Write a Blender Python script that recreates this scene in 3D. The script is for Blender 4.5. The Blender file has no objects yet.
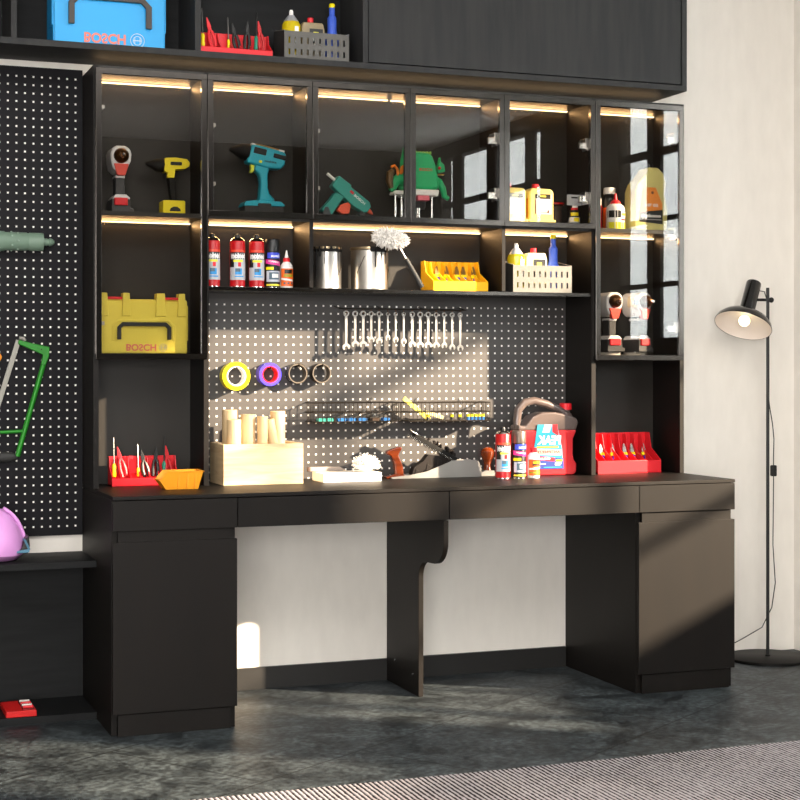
import bpy, bmesh, math, random
from mathutils import Vector, Matrix
random.seed(7)
S = bpy.context.scene
COL = S.collection
PI = math.pi

# ------------------------------------------------------------------ camera
YAW = 0.3593
cam_d = bpy.data.cameras.new('camera'); cam = bpy.data.objects.new('camera', cam_d); COL.objects.link(cam)
cam.location = (-0.8892, -5.486, 1.15)
cam.rotation_euler = (PI/2, 0, -YAW)
cam_d.sensor_width = 36; cam_d.lens = 1578.753/800*36
cam_d.shift_y = -(400-368.273)/800
cam_d.clip_start = 0.05
S.camera = cam
# ------------------------------------------------------------------ light
S.view_settings.view_transform = 'Standard'; S.view_settings.look = 'None'
S.view_settings.gamma = 1; S.view_settings.exposure = 0.08
w = bpy.data.worlds.new('sky'); S.world = w; w.use_nodes = True
bg = w.node_tree.nodes['Background']; bg.inputs[0].default_value = (.93, .96, .97, 1); bg.inputs[1].default_value = 11.5
sd = bpy.data.lights.new('sun', 'SUN'); sd.energy = 33; sd.angle = math.radians(1.3); sd.color = (1, .78, .57)
sun = bpy.data.objects.new('sun', sd); COL.objects.link(sun)
sun.rotation_euler = Vector((1.45, -1, .634)).to_track_quat('Z', 'Y').to_euler()
def area(name, loc, sx, sy, power, color, direction, spread=PI):
    d = bpy.data.lights.new(name, 'AREA'); d.shape = 'RECTANGLE'; d.size = sx; d.size_y = sy; d.energy = power; d.color = color; d.spread = spread
    o = bpy.data.objects.new(name, d); COL.objects.link(o); o.location = loc
    o.rotation_euler = Vector(direction).to_track_quat('-Z', 'Y').to_euler(); return o
area('ceiling_fill_light', (0.6, -3.4, 3.16), 3.2, 2.4, 150, (1, .97, .94), (0, 0, -1))  # unseen fill added to lift the room, no lamp hangs here
area('rear_fill_light', (-2.2, -8.9, 1.45), 3.3, 2.6, 400, (1, .975, .945), (0, 1, 0))  # added fill behind the camera, the rear wall has no window

# ------------------------------------------------------------------ materials
def lin(h):
    if isinstance(h, str):
        c = [int(h[i:i+2], 16)/255 for i in (0, 2, 4)]
        return tuple(x/12.92 if x <= .04045 else ((x+.055)/1.055)**2.4 for x in c)
    return h
MC = {}
def mat(name, c, rough=.5, metal=0., emit=0., alpha=None, spec=.5, trans=0., ior=1.45, coat=0.):
    if name in MC: return MC[name]
    m = bpy.data.materials.new(name); m.use_nodes = True
    b = m.node_tree.nodes['Principled BSDF']; c = lin(c)
    b.inputs['Base Color'].default_value = (*c, 1); b.inputs['Roughness'].default_value = rough; b.inputs['Metallic'].default_value = metal
    b.inputs['Specular IOR Level'].default_value = spec; b.inputs['IOR'].default_value = ior
    if trans: b.inputs['Transmission Weight'].default_value = trans
    if coat: b.inputs['Coat Weight'].default_value = coat; b.inputs['Coat Roughness'].default_value = .08
    if emit: b.inputs['Emission Color'].default_value = (*c, 1); b.inputs['Emission Strength'].default_value = emit
    MC[name] = m; return m
def nt(m): return m.node_tree, m.node_tree.nodes['Principled BSDF']
def N(t, typ, **kw):
    n = t.nodes.new(typ)
    for k, v in kw.items(): setattr(n, k, v)
    return n
def coords(t, scale=(1, 1, 1), kind='Object', rot=(0, 0, 0)):
    tc = N(t, 'ShaderNodeTexCoord'); mp = N(t, 'ShaderNodeMapping'); mp.inputs['Scale'].default_value = scale; mp.inputs['Rotation'].default_value = rot
    t.links.new(tc.outputs[kind], mp.inputs[0]); return mp.outputs[0]
def noise_mix(m, c1, c2, scale=(1, 1, 1), ns=5., detail=6, lo=.3, hi=.7, bump=0., rough=None, dist=0.):
    t, b = nt(m); v = coords(t, scale)
    n = N(t, 'ShaderNodeTexNoise'); n.inputs['Scale'].default_value = ns; n.inputs['Detail'].default_value = detail; n.inputs['Distortion'].default_value = dist
    r = N(t, 'ShaderNodeValToRGB'); r.color_ramp.elements[0].position = lo; r.color_ramp.elements[1].position = hi
    r.color_ramp.elements[0].color = (*lin(c1), 1); r.color_ramp.elements[1].color = (*lin(c2), 1)
    t.links.new(v, n.inputs['Vector']); t.links.new(n.outputs['Fac'], r.inputs[0]); t.links.new(r.outputs[0], b.inputs['Base Color'])
    if bump:
        bp = N(t, 'ShaderNodeBump'); bp.inputs['Strength'].default_value = bump; bp.inputs['Distance'].default_value = .002
        t.links.new(n.outputs['Fac'], bp.inputs['Height']); t.links.new(bp.outputs[0], b.inputs['Normal'])
    return m
wall_m = noise_mix(mat('plaster', 'ddd6cc', .85, spec=.2), 'dfdad2', 'e5e0d8', (1, 1, .35), 22, 8, .3, .7, .25)
dark_wall = noise_mix(mat('dark_plaster', '3a352f', .85, spec=.2), '322d28', '403a33', (1, 1, 1), 6, 4)
ceil_m = mat('ceiling_paint', 'e9e6e1', .9)
lam = noise_mix(mat('black_laminate', '3a3734', .5, spec=.24), '0f0c0a', '130f0c', (1, 1, .15), 14, 5)
lam_in = noise_mix(mat('dark_brown_laminate', '37322d', .45, spec=.4), '221f1b', '26231f', (1, 1, .2), 10, 5)
lam_grey = noise_mix(mat('dark_grey_wood_laminate', '3a3a3a', .6, spec=.2), '2c2c2d', '333333', (9, 9, .8), 4, 6, .35, .65)
lam_low = noise_mix(mat('black_wood_laminate', '3a3a3a', .6, spec=.2), '141516', '1c1d1e', (1.2, 1.2, 12), 3, 6, .35, .65)
alu = noise_mix(mat('brushed_dark_metal', '5a5653', .17, 1.), '4c4946', '54504d', (8, 8, 1), 4, 2)
chrome = mat('chrome', 'd8d8d8', .18, 1.)
steel = mat('polished_steel', 'a8a49e', .32, .95)
bright_steel = mat('tool_steel', 'bab6b0', .38, .6)
grey_metal = mat('grey_painted_metal', '66645f', .5, .2)
wire_m = mat('dark_wire', '3a342e', .35, .8)
black_p = mat('black_plastic', '121212', .4)
black_g = mat('gloss_black', '0c0b0b', .15, 0, coat=.35)
rubber = mat('dark_rubber', '262625', .6)
red_p = mat('red_plastic', 'd8202a', .4); red_d = mat('deep_red_plastic', 'b40f18', .35)
yel_p = mat('yellow_plastic', 'f0dc0e', .4); yel_rack = mat('warm_yellow_plastic', 'eeb410', .42)
org_p = mat('orange_plastic', 'e8940e', .45)
white_p = mat('white_plastic', 'e9e7e4', .35); cream = mat('cream_plastic', 'ece2b4', .4)
blue_p = mat('blue_plastic', '3f5fc8', .4); teal = mat('teal_plastic', '1c9fb4', .4); green_p = mat('green_plastic', '22a566', .4)
dk_teal = mat('glue_gun_teal', '2c9084', .42)
wood = mat('pine_wood', 'e2c9a0', .55)
noise_mix(wood, 'c6a880', 'e2cba4', (1.5, 1.5, 14), 2.5, 5, .3, .75, .05, dist=1.2)
dowel_m = noise_mix(mat('pale_dowel_wood', 'dfc59a', .6), 'c8a97c', 'dcc398', (14, 14, 1), 3, 5)
tote_m = noise_mix(mat('varnished_wood', 'a0501c', .25, coat=.5), '4e1d08', '742f0f', (2, 2, 18), 3, 5)
bulb_m = mat('glowing_bulb', 'fff0c0', .4, emit=4.)
led_m = mat('led_diffuser', (1, .74, .42), .5, emit=5.)

def glass_material(name, tint):
    m = bpy.data.materials.new(name); m.use_nodes = True; t = m.node_tree; t.nodes.clear()
    o = N(t, 'ShaderNodeOutputMaterial'); mx = N(t, 'ShaderNodeMixShader'); tr = N(t, 'ShaderNodeBsdfTransparent'); gl = N(t, 'ShaderNodeBsdfGlossy')
    fr = N(t, 'ShaderNodeFresnel'); fr.inputs[0].default_value = 1.5; tr.inputs[0].default_value = (*tint, 1); gl.inputs['Roughness'].default_value = .0
    gl.inputs[0].default_value = (1, 1, 1, 1)
    ge = N(t, 'ShaderNodeNewGeometry'); mr = N(t, 'ShaderNodeMapRange'); mr.inputs[3].default_value = 1.5; mr.inputs[4].default_value = 1/1.5
    t.links.new(ge.outputs['Backfacing'], mr.inputs[0]); t.links.new(mr.outputs[0], fr.inputs[0])
    t.links.new(fr.outputs[0], mx.inputs[0]); t.links.new(tr.outputs[0], mx.inputs[1]); t.links.new(gl.outputs[0], mx.inputs[2]); t.links.new(mx.outputs[0], o.inputs[0])
    return m
glass = glass_material('smoked_glass', (.86, .85, .83)); clear = glass_material('clear_glass', (.95, .96, .95))

def pegboard_material(name, x0, z0, p, xa, xb, za, zb, hole=.0031, base='100f13', spec=.16):
    m = mat(name, '232228', .52, spec=spec); t, b = nt(m)
    tc = N(t, 'ShaderNodeTexCoord'); sp = N(t, 'ShaderNodeSeparateXYZ'); t.links.new(tc.outputs['Object'], sp.inputs[0])
    def mth(op, a, bb=None):
        n = N(t, 'ShaderNodeMath', operation=op)
        for i, v in enumerate((a, bb)):
            if v is None: continue
            if isinstance(v, (int, float)): n.inputs[i].default_value = v
            else: t.links.new(v, n.inputs[i])
        return n.outputs[0]
    def cell(o, a0):
        return mth('LESS_THAN', mth('ABSOLUTE', mth('SUBTRACT', mth('FRACT', mth('ADD', mth('DIVIDE', mth('SUBTRACT', o, a0), p), 100.5)), .5)), hole/p)
    X, Z = sp.outputs[0], sp.outputs[2]
    f = mth('MULTIPLY', cell(X, x0), cell(Z, z0))
    for o, a, c in ((X, xa, xb), (Z, za, zb)):
        f = mth('MULTIPLY', f, mth('MULTIPLY', mth('GREATER_THAN', o, a), mth('LESS_THAN', o, c)))
    mx = N(t, 'ShaderNodeMix', data_type='RGBA')
    t.links.new(f, mx.inputs[0]); mx.inputs[6].default_value = (*lin(base), 1); mx.inputs[7].default_value = (*lin('efebe4'), 1)
    t.links.new(mx.outputs[2], b.inputs['Base Color']); return m

def floor_material():
    m = mat('slate_tile_floor', '4c5254', .5, spec=.35); t, b = nt(m)
    v = coords(t, (1, 1, 1), rot=(0, 0, math.radians(-34)))
    n1 = N(t, 'ShaderNodeTexNoise'); n1.inputs['Scale'].default_value = 7; n1.inputs['Detail'].default_value = 12; n1.inputs['Roughness'].default_value = .68; n1.inputs['Distortion'].default_value = .6
    n2 = N(t, 'ShaderNodeTexNoise'); n2.inputs['Scale'].default_value = 48; n2.inputs['Detail'].default_value = 6
    for n in (n1, n2): t.links.new(v, n.inputs['Vector'])
    r = N(t, 'ShaderNodeValToRGB'); e = r.color_ramp.elements
    e[0].position = .38; e[0].color = (*lin('15191c'), 1); e[1].position = .62; e[1].color = (*lin('3d4346'), 1)
    t.links.new(n1.outputs['Fac'], r.inputs[0])
    r2 = N(t, 'ShaderNodeValToRGB'); e = r2.color_ramp.elements
    e[0].position = .38; e[0].color = (.45, .45, .45, 1); e[1].position = .64; e[1].color = (1.5, 1.5, 1.45, 1)
    t.links.new(n2.outputs['Fac'], r2.inputs[0])
    mu = N(t, 'ShaderNodeMix', data_type='RGBA', blend_type='MULTIPLY'); mu.inputs[0].default_value = 1
    t.links.new(r.outputs[0], mu.inputs[6]); t.links.new(r2.outputs[0], mu.inputs[7])
    br = N(t, 'ShaderNodeTexBrick'); br.offset = .5; br.inputs['Scale'].default_value = 1.
    br.inputs['Brick Width'].default_value = .9; br.inputs['Row Height'].default_value = .6; br.inputs['Mortar Size'].default_value = .004
    br.inputs['Color1'].default_value = (.85, .85, .88, 1); br.inputs['Color2'].default_value = (1.2, 1.2, 1.2, 1); br.inputs['Mortar'].default_value = (.3, .3, .3, 1)
    t.links.new(v, br.inputs['Vector'])
    m3 = N(t, 'ShaderNodeMix', data_type='RGBA', blend_type='MULTIPLY'); m3.inputs[0].default_value = 1
    t.links.new(mu.outputs[2], m3.inputs[6]); t.links.new(br.outputs['Color'], m3.inputs[7]); t.links.new(m3.outputs[2], b.inputs['Base Color'])
    bp = N(t, 'ShaderNodeBump'); bp.inputs['Strength'].default_value = .35; bp.inputs['Distance'].default_value = .004
    t.links.new(n1.outputs['Fac'], bp.inputs['Height']); t.links.new(bp.outputs[0], b.inputs['Normal'])
    return m
def rug_material():
    m = mat('woven_rug', 'b8aeaa', .95, spec=.05); t, b = nt(m)
    v = coords(t, (1, 1, 1), rot=(0, 0, math.radians(0)))
    n = N(t, 'ShaderNodeTexNoise'); n.inputs['Scale'].default_value = 55; n.inputs['Detail'].default_value = 3
    wv = N(t, 'ShaderNodeTexWave', wave_type='BANDS', bands_direction='X'); wv.inputs['Scale'].default_value = 21; wv.inputs['Distortion'].default_value = 1.2; wv.inputs['Detail'].default_value = 2; wv.inputs['Detail Scale'].default_value = 3
    n3 = N(t, 'ShaderNodeTexNoise'); n3.inputs['Scale'].default_value = 3.; n3.inputs['Detail'].default_value = 4
    for q in (n, wv, n3): t.links.new(v, q.inputs['Vector'])
    a = N(t, 'ShaderNodeMath', operation='MULTIPLY'); a.inputs[1].default_value = .45; t.links.new(n.outputs['Fac'], a.inputs[0])
    c = N(t, 'ShaderNodeMath', operation='ADD'); t.links.new(a.outputs[0], c.inputs[0])
    d = N(t, 'ShaderNodeMath', operation='MULTIPLY'); d.inputs[1].default_value = .5; t.links.new(wv.outputs['Fac'], d.inputs[0]); t.links.new(d.outputs[0], c.inputs[1])
    g = N(t, 'ShaderNodeMath', operation='MULTIPLY_ADD'); g.inputs[1].default_value = .35; t.links.new(n3.outputs['Fac'], g.inputs[0]); t.links.new(c.outputs[0], g.inputs[2])
    r = N(t, 'ShaderNodeValToRGB'); e = r.color_ramp.elements; e[0].position = .42; e[0].color = (*lin('1c191b'), 1); e[1].position = .74; e[1].color = (*lin('989294'), 1)
    t.links.new(g.outputs[0], r.inputs[0]); t.links.new(r.outputs[0], b.inputs['Base Color'])
    bp = N(t, 'ShaderNodeBump'); bp.inputs['Strength'].default_value = .6; bp.inputs['Distance'].default_value = .004
    t.links.new(wv.outputs['Fac'], bp.inputs['Height']); t.links.new(bp.outputs[0], b.inputs['Normal'])
    return m

# ------------------------------------------------------------------ geometry helpers
class MB:
    """collects shapes; build() links them as one mesh object"""
    def __init__(s): s.bm = bmesh.new(); s.mats = []; s.cur = 0
    def use(s, m):
        if m not in s.mats: s.mats.append(m)
        s.cur = s.mats.index(m); return s
    def _f(s, vs):
        try:
            f = s.bm.faces.new(vs); f.material_index = s.cur; return f
        except ValueError: return None
    def box(s, x0, x1, y0, y1, z0, z1, M=None):
        c = [Vector((x, y, z)) for x in (x0, x1) for y in (y0, y1) for z in (z0, z1)]
        if M: c = [M @ p for p in c]
        v = [s.bm.verts.new(p) for p in c]
        for q in ((0, 1, 3, 2), (4, 6, 7, 5), (0, 4, 5, 1), (2, 3, 7, 6), (0, 2, 6, 4), (1, 5, 7, 3)): s._f([v[i] for i in q])
        return s
    def prism(s, pts, a, b, axis='y', M=None):
        """outline pts (u, v) extruded from a to b; axis y: u=x v=z; axis x: u=y v=z; axis z: u=x v=y"""
        def P(u, v, t):
            p = {'y': (u, t, v), 'x': (t, u, v), 'z': (u, v, t)}[axis]; p = Vector(p); return M @ p if M else p
        A = [s.bm.verts.new(P(u, v, a)) for u, v in pts]; B = [s.bm.verts.new(P(u, v, b)) for u, v in pts]
        s._f(A); s._f(B[::-1])
        for i in range(len(pts)):
            j = (i+1) % len(pts); s._f([A[j], A[i], B[i], B[j]])
        return s
    def lathe(s, prof, seg=24, cx=0, cy=0, a0=0., a1=2*PI, sx=1., sy=1., M=None, mats=None):
        full = abs(a1-a0-2*PI) < 1e-6; n = seg if full else seg+1
        rings = []
        for r, z in prof:
            ring = []
            if r < 1e-6 and full:
                p = Vector((cx, cy, z)); ring = [s.bm.verts.new(M @ p if M else p)]*n
            else:
                for i in range(n):
                    a = a0+(a1-a0)*i/seg; p = Vector((cx+sx*r*math.cos(a), cy+sy*r*math.sin(a), z)); ring.append(s.bm.verts.new(M @ p if M else p))
            rings.append(ring)
        for k in range(len(rings)-1):
            if mats: s.use(mats[k])
            for i in range(seg):
                j = (i+1) % n; q = [rings[k][i], rings[k][j], rings[k+1][j], rings[k+1][i]]; u = []
                for x in q:
                    if x not in u: u.append(x)
                if len(u) > 2: s._f(u)
        return s
    def tube(s, pts, r, seg=10, closed=False, caps=True):
        pts = [Vector(p) for p in pts]; n = len(pts); rings = []
        rr = r if isinstance(r, (list, tuple)) else [r]*n
        up = None
        for i, p in enumerate(pts):
            if closed: d = (pts[(i+1) % n]-pts[i-1])
            else: d = pts[min(i+1, n-1)]-pts[max(i-1, 0)]
            d.normalize()
            if up is None: up = Vector((0, 0, 1)) if abs(d.z) < .9 else Vector((1, 0, 0))
            a = d.cross(up); a.normalize(); b = a.cross(d); b.normalize(); up = b
            rings.append([s.bm.verts.new(p+rr[i]*(math.cos(t)*a+math.sin(t)*b)) for t in [2*PI*k/seg for k in range(seg)]])
        m = n if closed else n-1
        for i in range(m):
            A, B = rings[i], rings[(i+1) % n]
            for k in range(seg): s._f([A[k], A[(k+1) % seg], B[(k+1) % seg], B[k]])
        if caps and not closed: s._f(rings[0][::-1]); s._f(rings[-1])
        return s
    def ball(s, c, r, seg=14, sc=(1, 1, 1), M=None):
        k = 8; prof = [(r*math.sin(PI*i/k), -r*math.cos(PI*i/k)) for i in range(k+1)]
        T = Matrix.Translation(c) @ Matrix.Diagonal((*sc, 1)); T = M @ T if M else T
        return s.lathe(prof, seg, M=T)
    def add_mesh(s, me, M):
        off = len(s.bm.verts); vs = [s.bm.verts.new(M @ v.co) if isinstance(M, Matrix) else s.bm.verts.new(M(v.co)) for v in me.vertices]
        for p in me.polygons: s._f([vs[i] for i in p.vertices])
        return s
    def build(s, name, m=None, parent=None, bevel=0., smooth=True, loc=None, ang=38, segs=2):
        bmesh.ops.remove_doubles(s.bm, verts=s.bm.verts, dist=1e-6)
        bmesh.ops.recalc_face_normals(s.bm, faces=s.bm.faces)
        me = bpy.data.meshes.new(name); s.bm.to_mesh(me); s.bm.free()
        if m: me.materials.append(m)
        else:
            for q in s.mats: me.materials.append(q)
        if smooth:
            me.polygons.foreach_set('use_smooth', [True]*len(me.polygons)); me.set_sharp_from_angle(angle=math.radians(ang))
        o = bpy.data.objects.new(name, me); COL.objects.link(o)
        if parent: o.parent = parent
        if loc: o.location = loc
        if bevel:
            b = o.modifiers.new('bevel', 'BEVEL'); b.width = bevel; b.segments = segs; b.limit_method = 'ANGLE'; b.angle_limit = math.radians(40); b.harden_normals = True
        return o
def tag(o, label=None, cat=None, group=None, kind=None):
    if label: o['label'] = label
    if cat: o['category'] = cat
    if group: o['group'] = group
    if kind: o['kind'] = kind
    return o
def thing(name, label, cat, loc=(0, 0, 0), rz=0., group=None, rot=None):
    o = bpy.data.objects.new(name, None); COL.objects.link(o); o.location = loc; o.rotation_euler = rot or (0, 0, rz)
    o.empty_display_size = .02
    return tag(o, label, cat, group)
def copy_tree(o, parent=None):
    c = o.copy(); COL.objects.link(c)
    if parent: c.parent = parent
    for ch in list(o.children): copy_tree(ch, c)
    return c
def dup(o, loc, label, rz=None, group=None, rot=None):
    c = copy_tree(o); c.location = loc; c['label'] = label
    if rz is not None: c.rotation_euler = (0, 0, rz)
    if rot: c.rotation_euler = rot
    if group: c['group'] = group
    return c
def struct(o): o['kind'] = 'structure'; return o
TM = {}
def text_mesh(body, bold=0.):
    if (body, bold) in TM: return TM[(body, bold)]
    cu = bpy.data.curves.new('txt', 'FONT'); cu.body = body; cu.size = 1; cu.align_x = 'CENTER'; cu.offset = bold; cu.resolution_u = 3
    o = bpy.data.objects.new('txt', cu); COL.objects.link(o)
    bpy.context.view_layer.update()
    me = bpy.data.meshes.new_from_object(o.evaluated_get(bpy.context.evaluated_depsgraph_get()))
    bpy.data.objects.remove(o); xs = [v.co.x for v in me.vertices]; ys = [v.co.y for v in me.vertices]
    cx, cy = (min(xs)+max(xs))/2, (min(ys)+max(ys))/2; W, H = max(xs)-min(xs), max(ys)-min(ys)
    for v in me.vertices: v.co.x = (v.co.x-cx)/W; v.co.y = (v.co.y-cy)/H; v.co.z = 0
    TM[(body, bold)] = me; return me
def text_flat(mb, body, cx, y, cz, wd, ht, m, flipx=1, flipz=1, bold=.03, skew=0.):
    mb.use(m); mb.add_mesh(text_mesh(body, bold), lambda c: Vector((cx+flipx*c.x*wd+skew*c.y*ht, y, cz+flipz*c.y*ht)))
def text_round(mb, body, r, ca, cz, wd, ht, m, flipx=1, bold=.03, slope=0.):
    mb.use(m); mb.add_mesh(text_mesh(body, bold), lambda c: Vector((r*math.sin(ca+flipx*c.x*wd/r), -r*math.cos(ca+flipx*c.x*wd/r), cz+c.y*ht+slope*c.x*wd)))
def patch_round(mb, r, a0, a1, z0, z1, m, skew=0.):
    """curved patch on a cylinder; angle 0 faces -y"""
    mb.use(m); n = 8; A = []; B = []
    for i in range(n+1):
        a = a0+(a1-a0)*i/n; dz = skew*i/n; A.append(mb.bm.verts.new((r*math.sin(a), -r*math.cos(a), z0+dz))); B.append(mb.bm.verts.new((r*math.sin(a), -r*math.cos(a), z1+dz)))
    for i in range(n): mb._f([A[i], A[i+1], B[i+1], B[i]])
def skin(name, verts, edges, radii, m, parent=None, sub=2, loc=None):
    me = bpy.data.meshes.new(name); me.from_pydata(verts, edges, []); me.materials.append(m)
    o = bpy.data.objects.new(name, me); COL.objects.link(o)
    if parent: o.parent = parent
    if loc: o.location = loc
    o.modifiers.new('skin', 'SKIN')
    me.skin_vertices or None
    for i, d in enumerate(me.skin_vertices[0].data): d.radius = (radii[i], radii[i]) if not isinstance(radii[i], tuple) else radii[i]; d.use_root = (i == 0)
    s = o.modifiers.new('sub', 'SUBSURF'); s.levels = sub; s.render_levels = sub
    return o

# ================================================================== THE ROOM
X_WIN = 4.6; ZC = 3.2
o = struct(MB().box(-4, X_WIN+.2, -9.2, .2, -.1, 0).build('floor', floor_material(), smooth=False))
struct(MB().box(-4, X_WIN+.2, -9.2, .2, ZC, ZC+.1).build('ceiling', ceil_m, smooth=False))
struct(MB().box(-4, X_WIN+.2, 0, .2, 0, ZC).build('wall_back', wall_m, smooth=False))
struct(MB().box(2.895, 3.25, -.56, 0, 0, ZC).build('wall_right_pier', wall_m, smooth=False))
struct(MB().box(-4.2, -4, -9.2, .2, 0, ZC).build('wall_left', wall_m, smooth=False))
struct(MB().box(-4, X_WIN+.2, -9.2, -9, 0, ZC).build('wall_front', dark_wall, smooth=False))
ZS, ZT = 1.36, 3.07
WINS = [(-3.27, -1.7, [(-3.04, -2.98), (-2.6, -2.56)]), (-5.12, -3.88, [(-4.74, -4.56)]), (-8.52, -6.42, [(-6.75, -6.58), (-7.53, -7.34), (-8.30, -8.09)])]
wb = MB().box(X_WIN, X_WIN+.1, -9.2, .2, 0, ZS)
ed = [-9.2]
for a, b_, _ in sorted(WINS): ed += [a, b_]
ed.append(.2)
for i in range(0, len(ed), 2): wb.box(X_WIN, X_WIN+.1, ed[i], ed[i+1], ZS, ZC)
wb.box(X_WIN, X_WIN+.1, -5.12, -3.88, ZT, ZC).box(X_WIN, X_WIN+.1, -8.52, -6.42, ZT, ZC)
struct(wb.build('wall_right', dark_wall, smooth=False))
ZB = [(1.71, 1.745), (2.165, 2.198), (2.62, 2.675)]
for k, (a, b_, vb) in enumerate(WINS):
    f = MB(); ZT = ZC-.01 if k == 0 else 3.07
    for c, d in vb: f.box(X_WIN+.02, X_WIN+.05, c, d, ZS, ZT)
    for c, d in ZB: f.box(X_WIN+.02, X_WIN+.05, a, b_, c, d)
    wo = struct(f.build('window_%d' % (k+1), mat('dark_window_frame', '1c1a18', .5), smooth=False))
    MB().box(X_WIN+.03, X_WIN+.034, a, b_, ZS, ZT).build('pane', clear, wo, smooth=False)
struct(MB().box(.392, 1.8495, -.014, 0, 0, .078).build('baseboard_back', mat('black_baseboard', '1c1b1a', .5), smooth=False))

# the wide shelving wall at the left of the bench
PEG = .0284
P1 = pegboard_material('perforated_panel_left_shaded', -.2522, 2.1426, PEG, -2, -.0105, .6, 2.16)  # darker, duller copy of the board: shade put into its colour
P2 = pegboard_material('perforated_panel_middle_sunlit', .4717, 1.377, PEG, .39, 1.8495, .7, 1.39, base='2c2826', spec=.95)  # lighter, glossier copy of the same board: sunlight put into its colour
pb = MB().box(-.95, -.001, -.012, -.001, .5776, 2.176).build('pegboard', P1, smooth=False)
tag(pb, 'tall black pegboard on the wall behind the green hacksaw', 'pegboard')
pb = MB().box(.393, 1.849, -.012, -.001, .7505, 1.425).build('pegboard', P2, smooth=False)
tag(pb, 'wide black pegboard above the workbench where the wrenches hang', 'pegboard')

# ------------------------------------------------------------------ workbench
D = .576
wbn = thing('workbench', 'long black workbench with drawers and a door cupboard at each end', 'workbench', (0, 0, 0))
MB().box(0, 2.2455, -D-.004, -.001, .738, .75).build('worktop', lam, wbn, bevel=.0015)
for x0, x1 in ((.0, .397), (1.853, 2.2435)):
    m = MB()
    m.box(x0, x0+.018, -D+.022, -.002, 0, .737).box(x1-.018, x1, -D+.022, -.002, 0, .737)
    m.box(x0+.018, x1-.018, -.02, -.002, .07, .737).box(x0+.018, x1-.018, -D+.03, -.02, .07, .088).box(x0+.018, x1-.018, -D+.03, -.02, .58, .598)
    m.box(x0+.018, x1-.018, -D+.006, -D+.022, 0, .068)
    m.build('cupboard_body', lam, wbn, bevel=.0008)
    MB().box(x0+.018, x1-.018, -D+.008, -D+.022, .6, .64).build('grip_recess', lam, wbn)
    MB().box(x0+.001, x1+.002, -D, -D+.018, .07, .606).build('door', lam, wbn, bevel=.0012)
    MB().box(x0+.001, x1+.003, -D, -D+.018, .641, .736).build('drawer_front', lam, wbn, bevel=.0012)
for x0, x1 in ((.4025, 1.1305), (1.1335, 1.8595)):
    dr = MB().box(x0, x1, -D, -D+.018, .641, .736).build('drawer_front', lam, wbn, bevel=.0012)
    MB().box(max(x0, .40)+.004, x1-.012, -D+.018, -.06, .655, .73).build('drawer_box', lam_in, dr)
PB = -.338
prof = [(-.014, 0), (PB, 0), (PB, .42)]
for i in range(9):
    a = PI-i*PI/2/8; prof.append((PB-.07*(1-math.cos(PI/2*i/8)), .42+.06*math.sin(PI/2*i/8)))
prof += [(-.47, .482)]
for i in range(1, 9): prof.append((-.47-.10*math.sin(PI/2*i/8), .482+.085*(1-math.cos(PI/2*i/8))))
prof += [(-.57, .638), (-.014, .638)]
MB().prism(prof, 1.114, 1.132, 'x').build('support_panel', lam, wbn, bevel=.001)
for y, z in ((-.1, .09), (-.28, .07)):
    MB().lathe([(0, 0), (.004, 0), (.004, .002), (0, .002)], 10, M=Matrix.Translation((1.114, y, z)) @ Matrix.Rotation(-PI/2, 4, 'Y')).build('screw_cap', chrome, wbn)

# ------------------------------------------------------------------ wall cabinets (one wide carcass of six glass doors, standing on the bench)
HB, HD = -.225, -.245
cab = thing('glass_door_cabinet', 'wide black display cabinet with six glass doors standing on the workbench', 'cabinet', (0, 0, 0))
ZTOP = 2.157
def side(x0, x1, z0, z1, name='side_panel'):
    return MB().box(x0, x1, HB, -.002, z0, z1).build(name, lam, cab, bevel=.0008)
side(.0, .018, .7505, ZTOP); side(.374, .392, .7505, ZTOP); side(1.8495, 1.8675, .7505, ZTOP); side(2.227, 2.245, .7505, ZTOP)
side(.750, .764, 1.431, ZTOP-.018, 'divider'); side(1.484, 1.498, 1.431, ZTOP-.018, 'divider')
for x0, x1 in ((.018, .374), (.392, 1.8495), (1.8675, 2.227)):
    MB().box(x0, x1, HB, -.002, ZTOP-.018, ZTOP).build('top_panel', lam_in, cab)
for x0, x1 in ((.018, .374), (1.8675, 2.227)):
    MB().box(x0, x1, -.02, -.002, .7505, ZTOP-.018).build('back_panel', lam_in, cab)
    MB().box(x0, x1, HB, -.02, 1.182, 1.198).build('bottom_panel', lam, cab)
    MB().box(x0, x1, HB+.003, -.02, 1.660, 1.675).build('shelf', lam_in, cab)
MB().box(.392, 1.8495, -.02, -.0125, 1.431, ZTOP-.018).build('back_panel', lam_in, cab)
for x0, x1 in ((.392, .750), (.764, 1.484), (1.498, 1.8495)):
    MB().box(x0, x1, HB+.002, -.02, 1.660, 1.674).build('shelf', lam_in, cab)
MB().box(.392, 1.8495, HB+.006, -.0125, 1.416, 1.430).build('long_shelf', alu, cab, bevel=.001)
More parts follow.
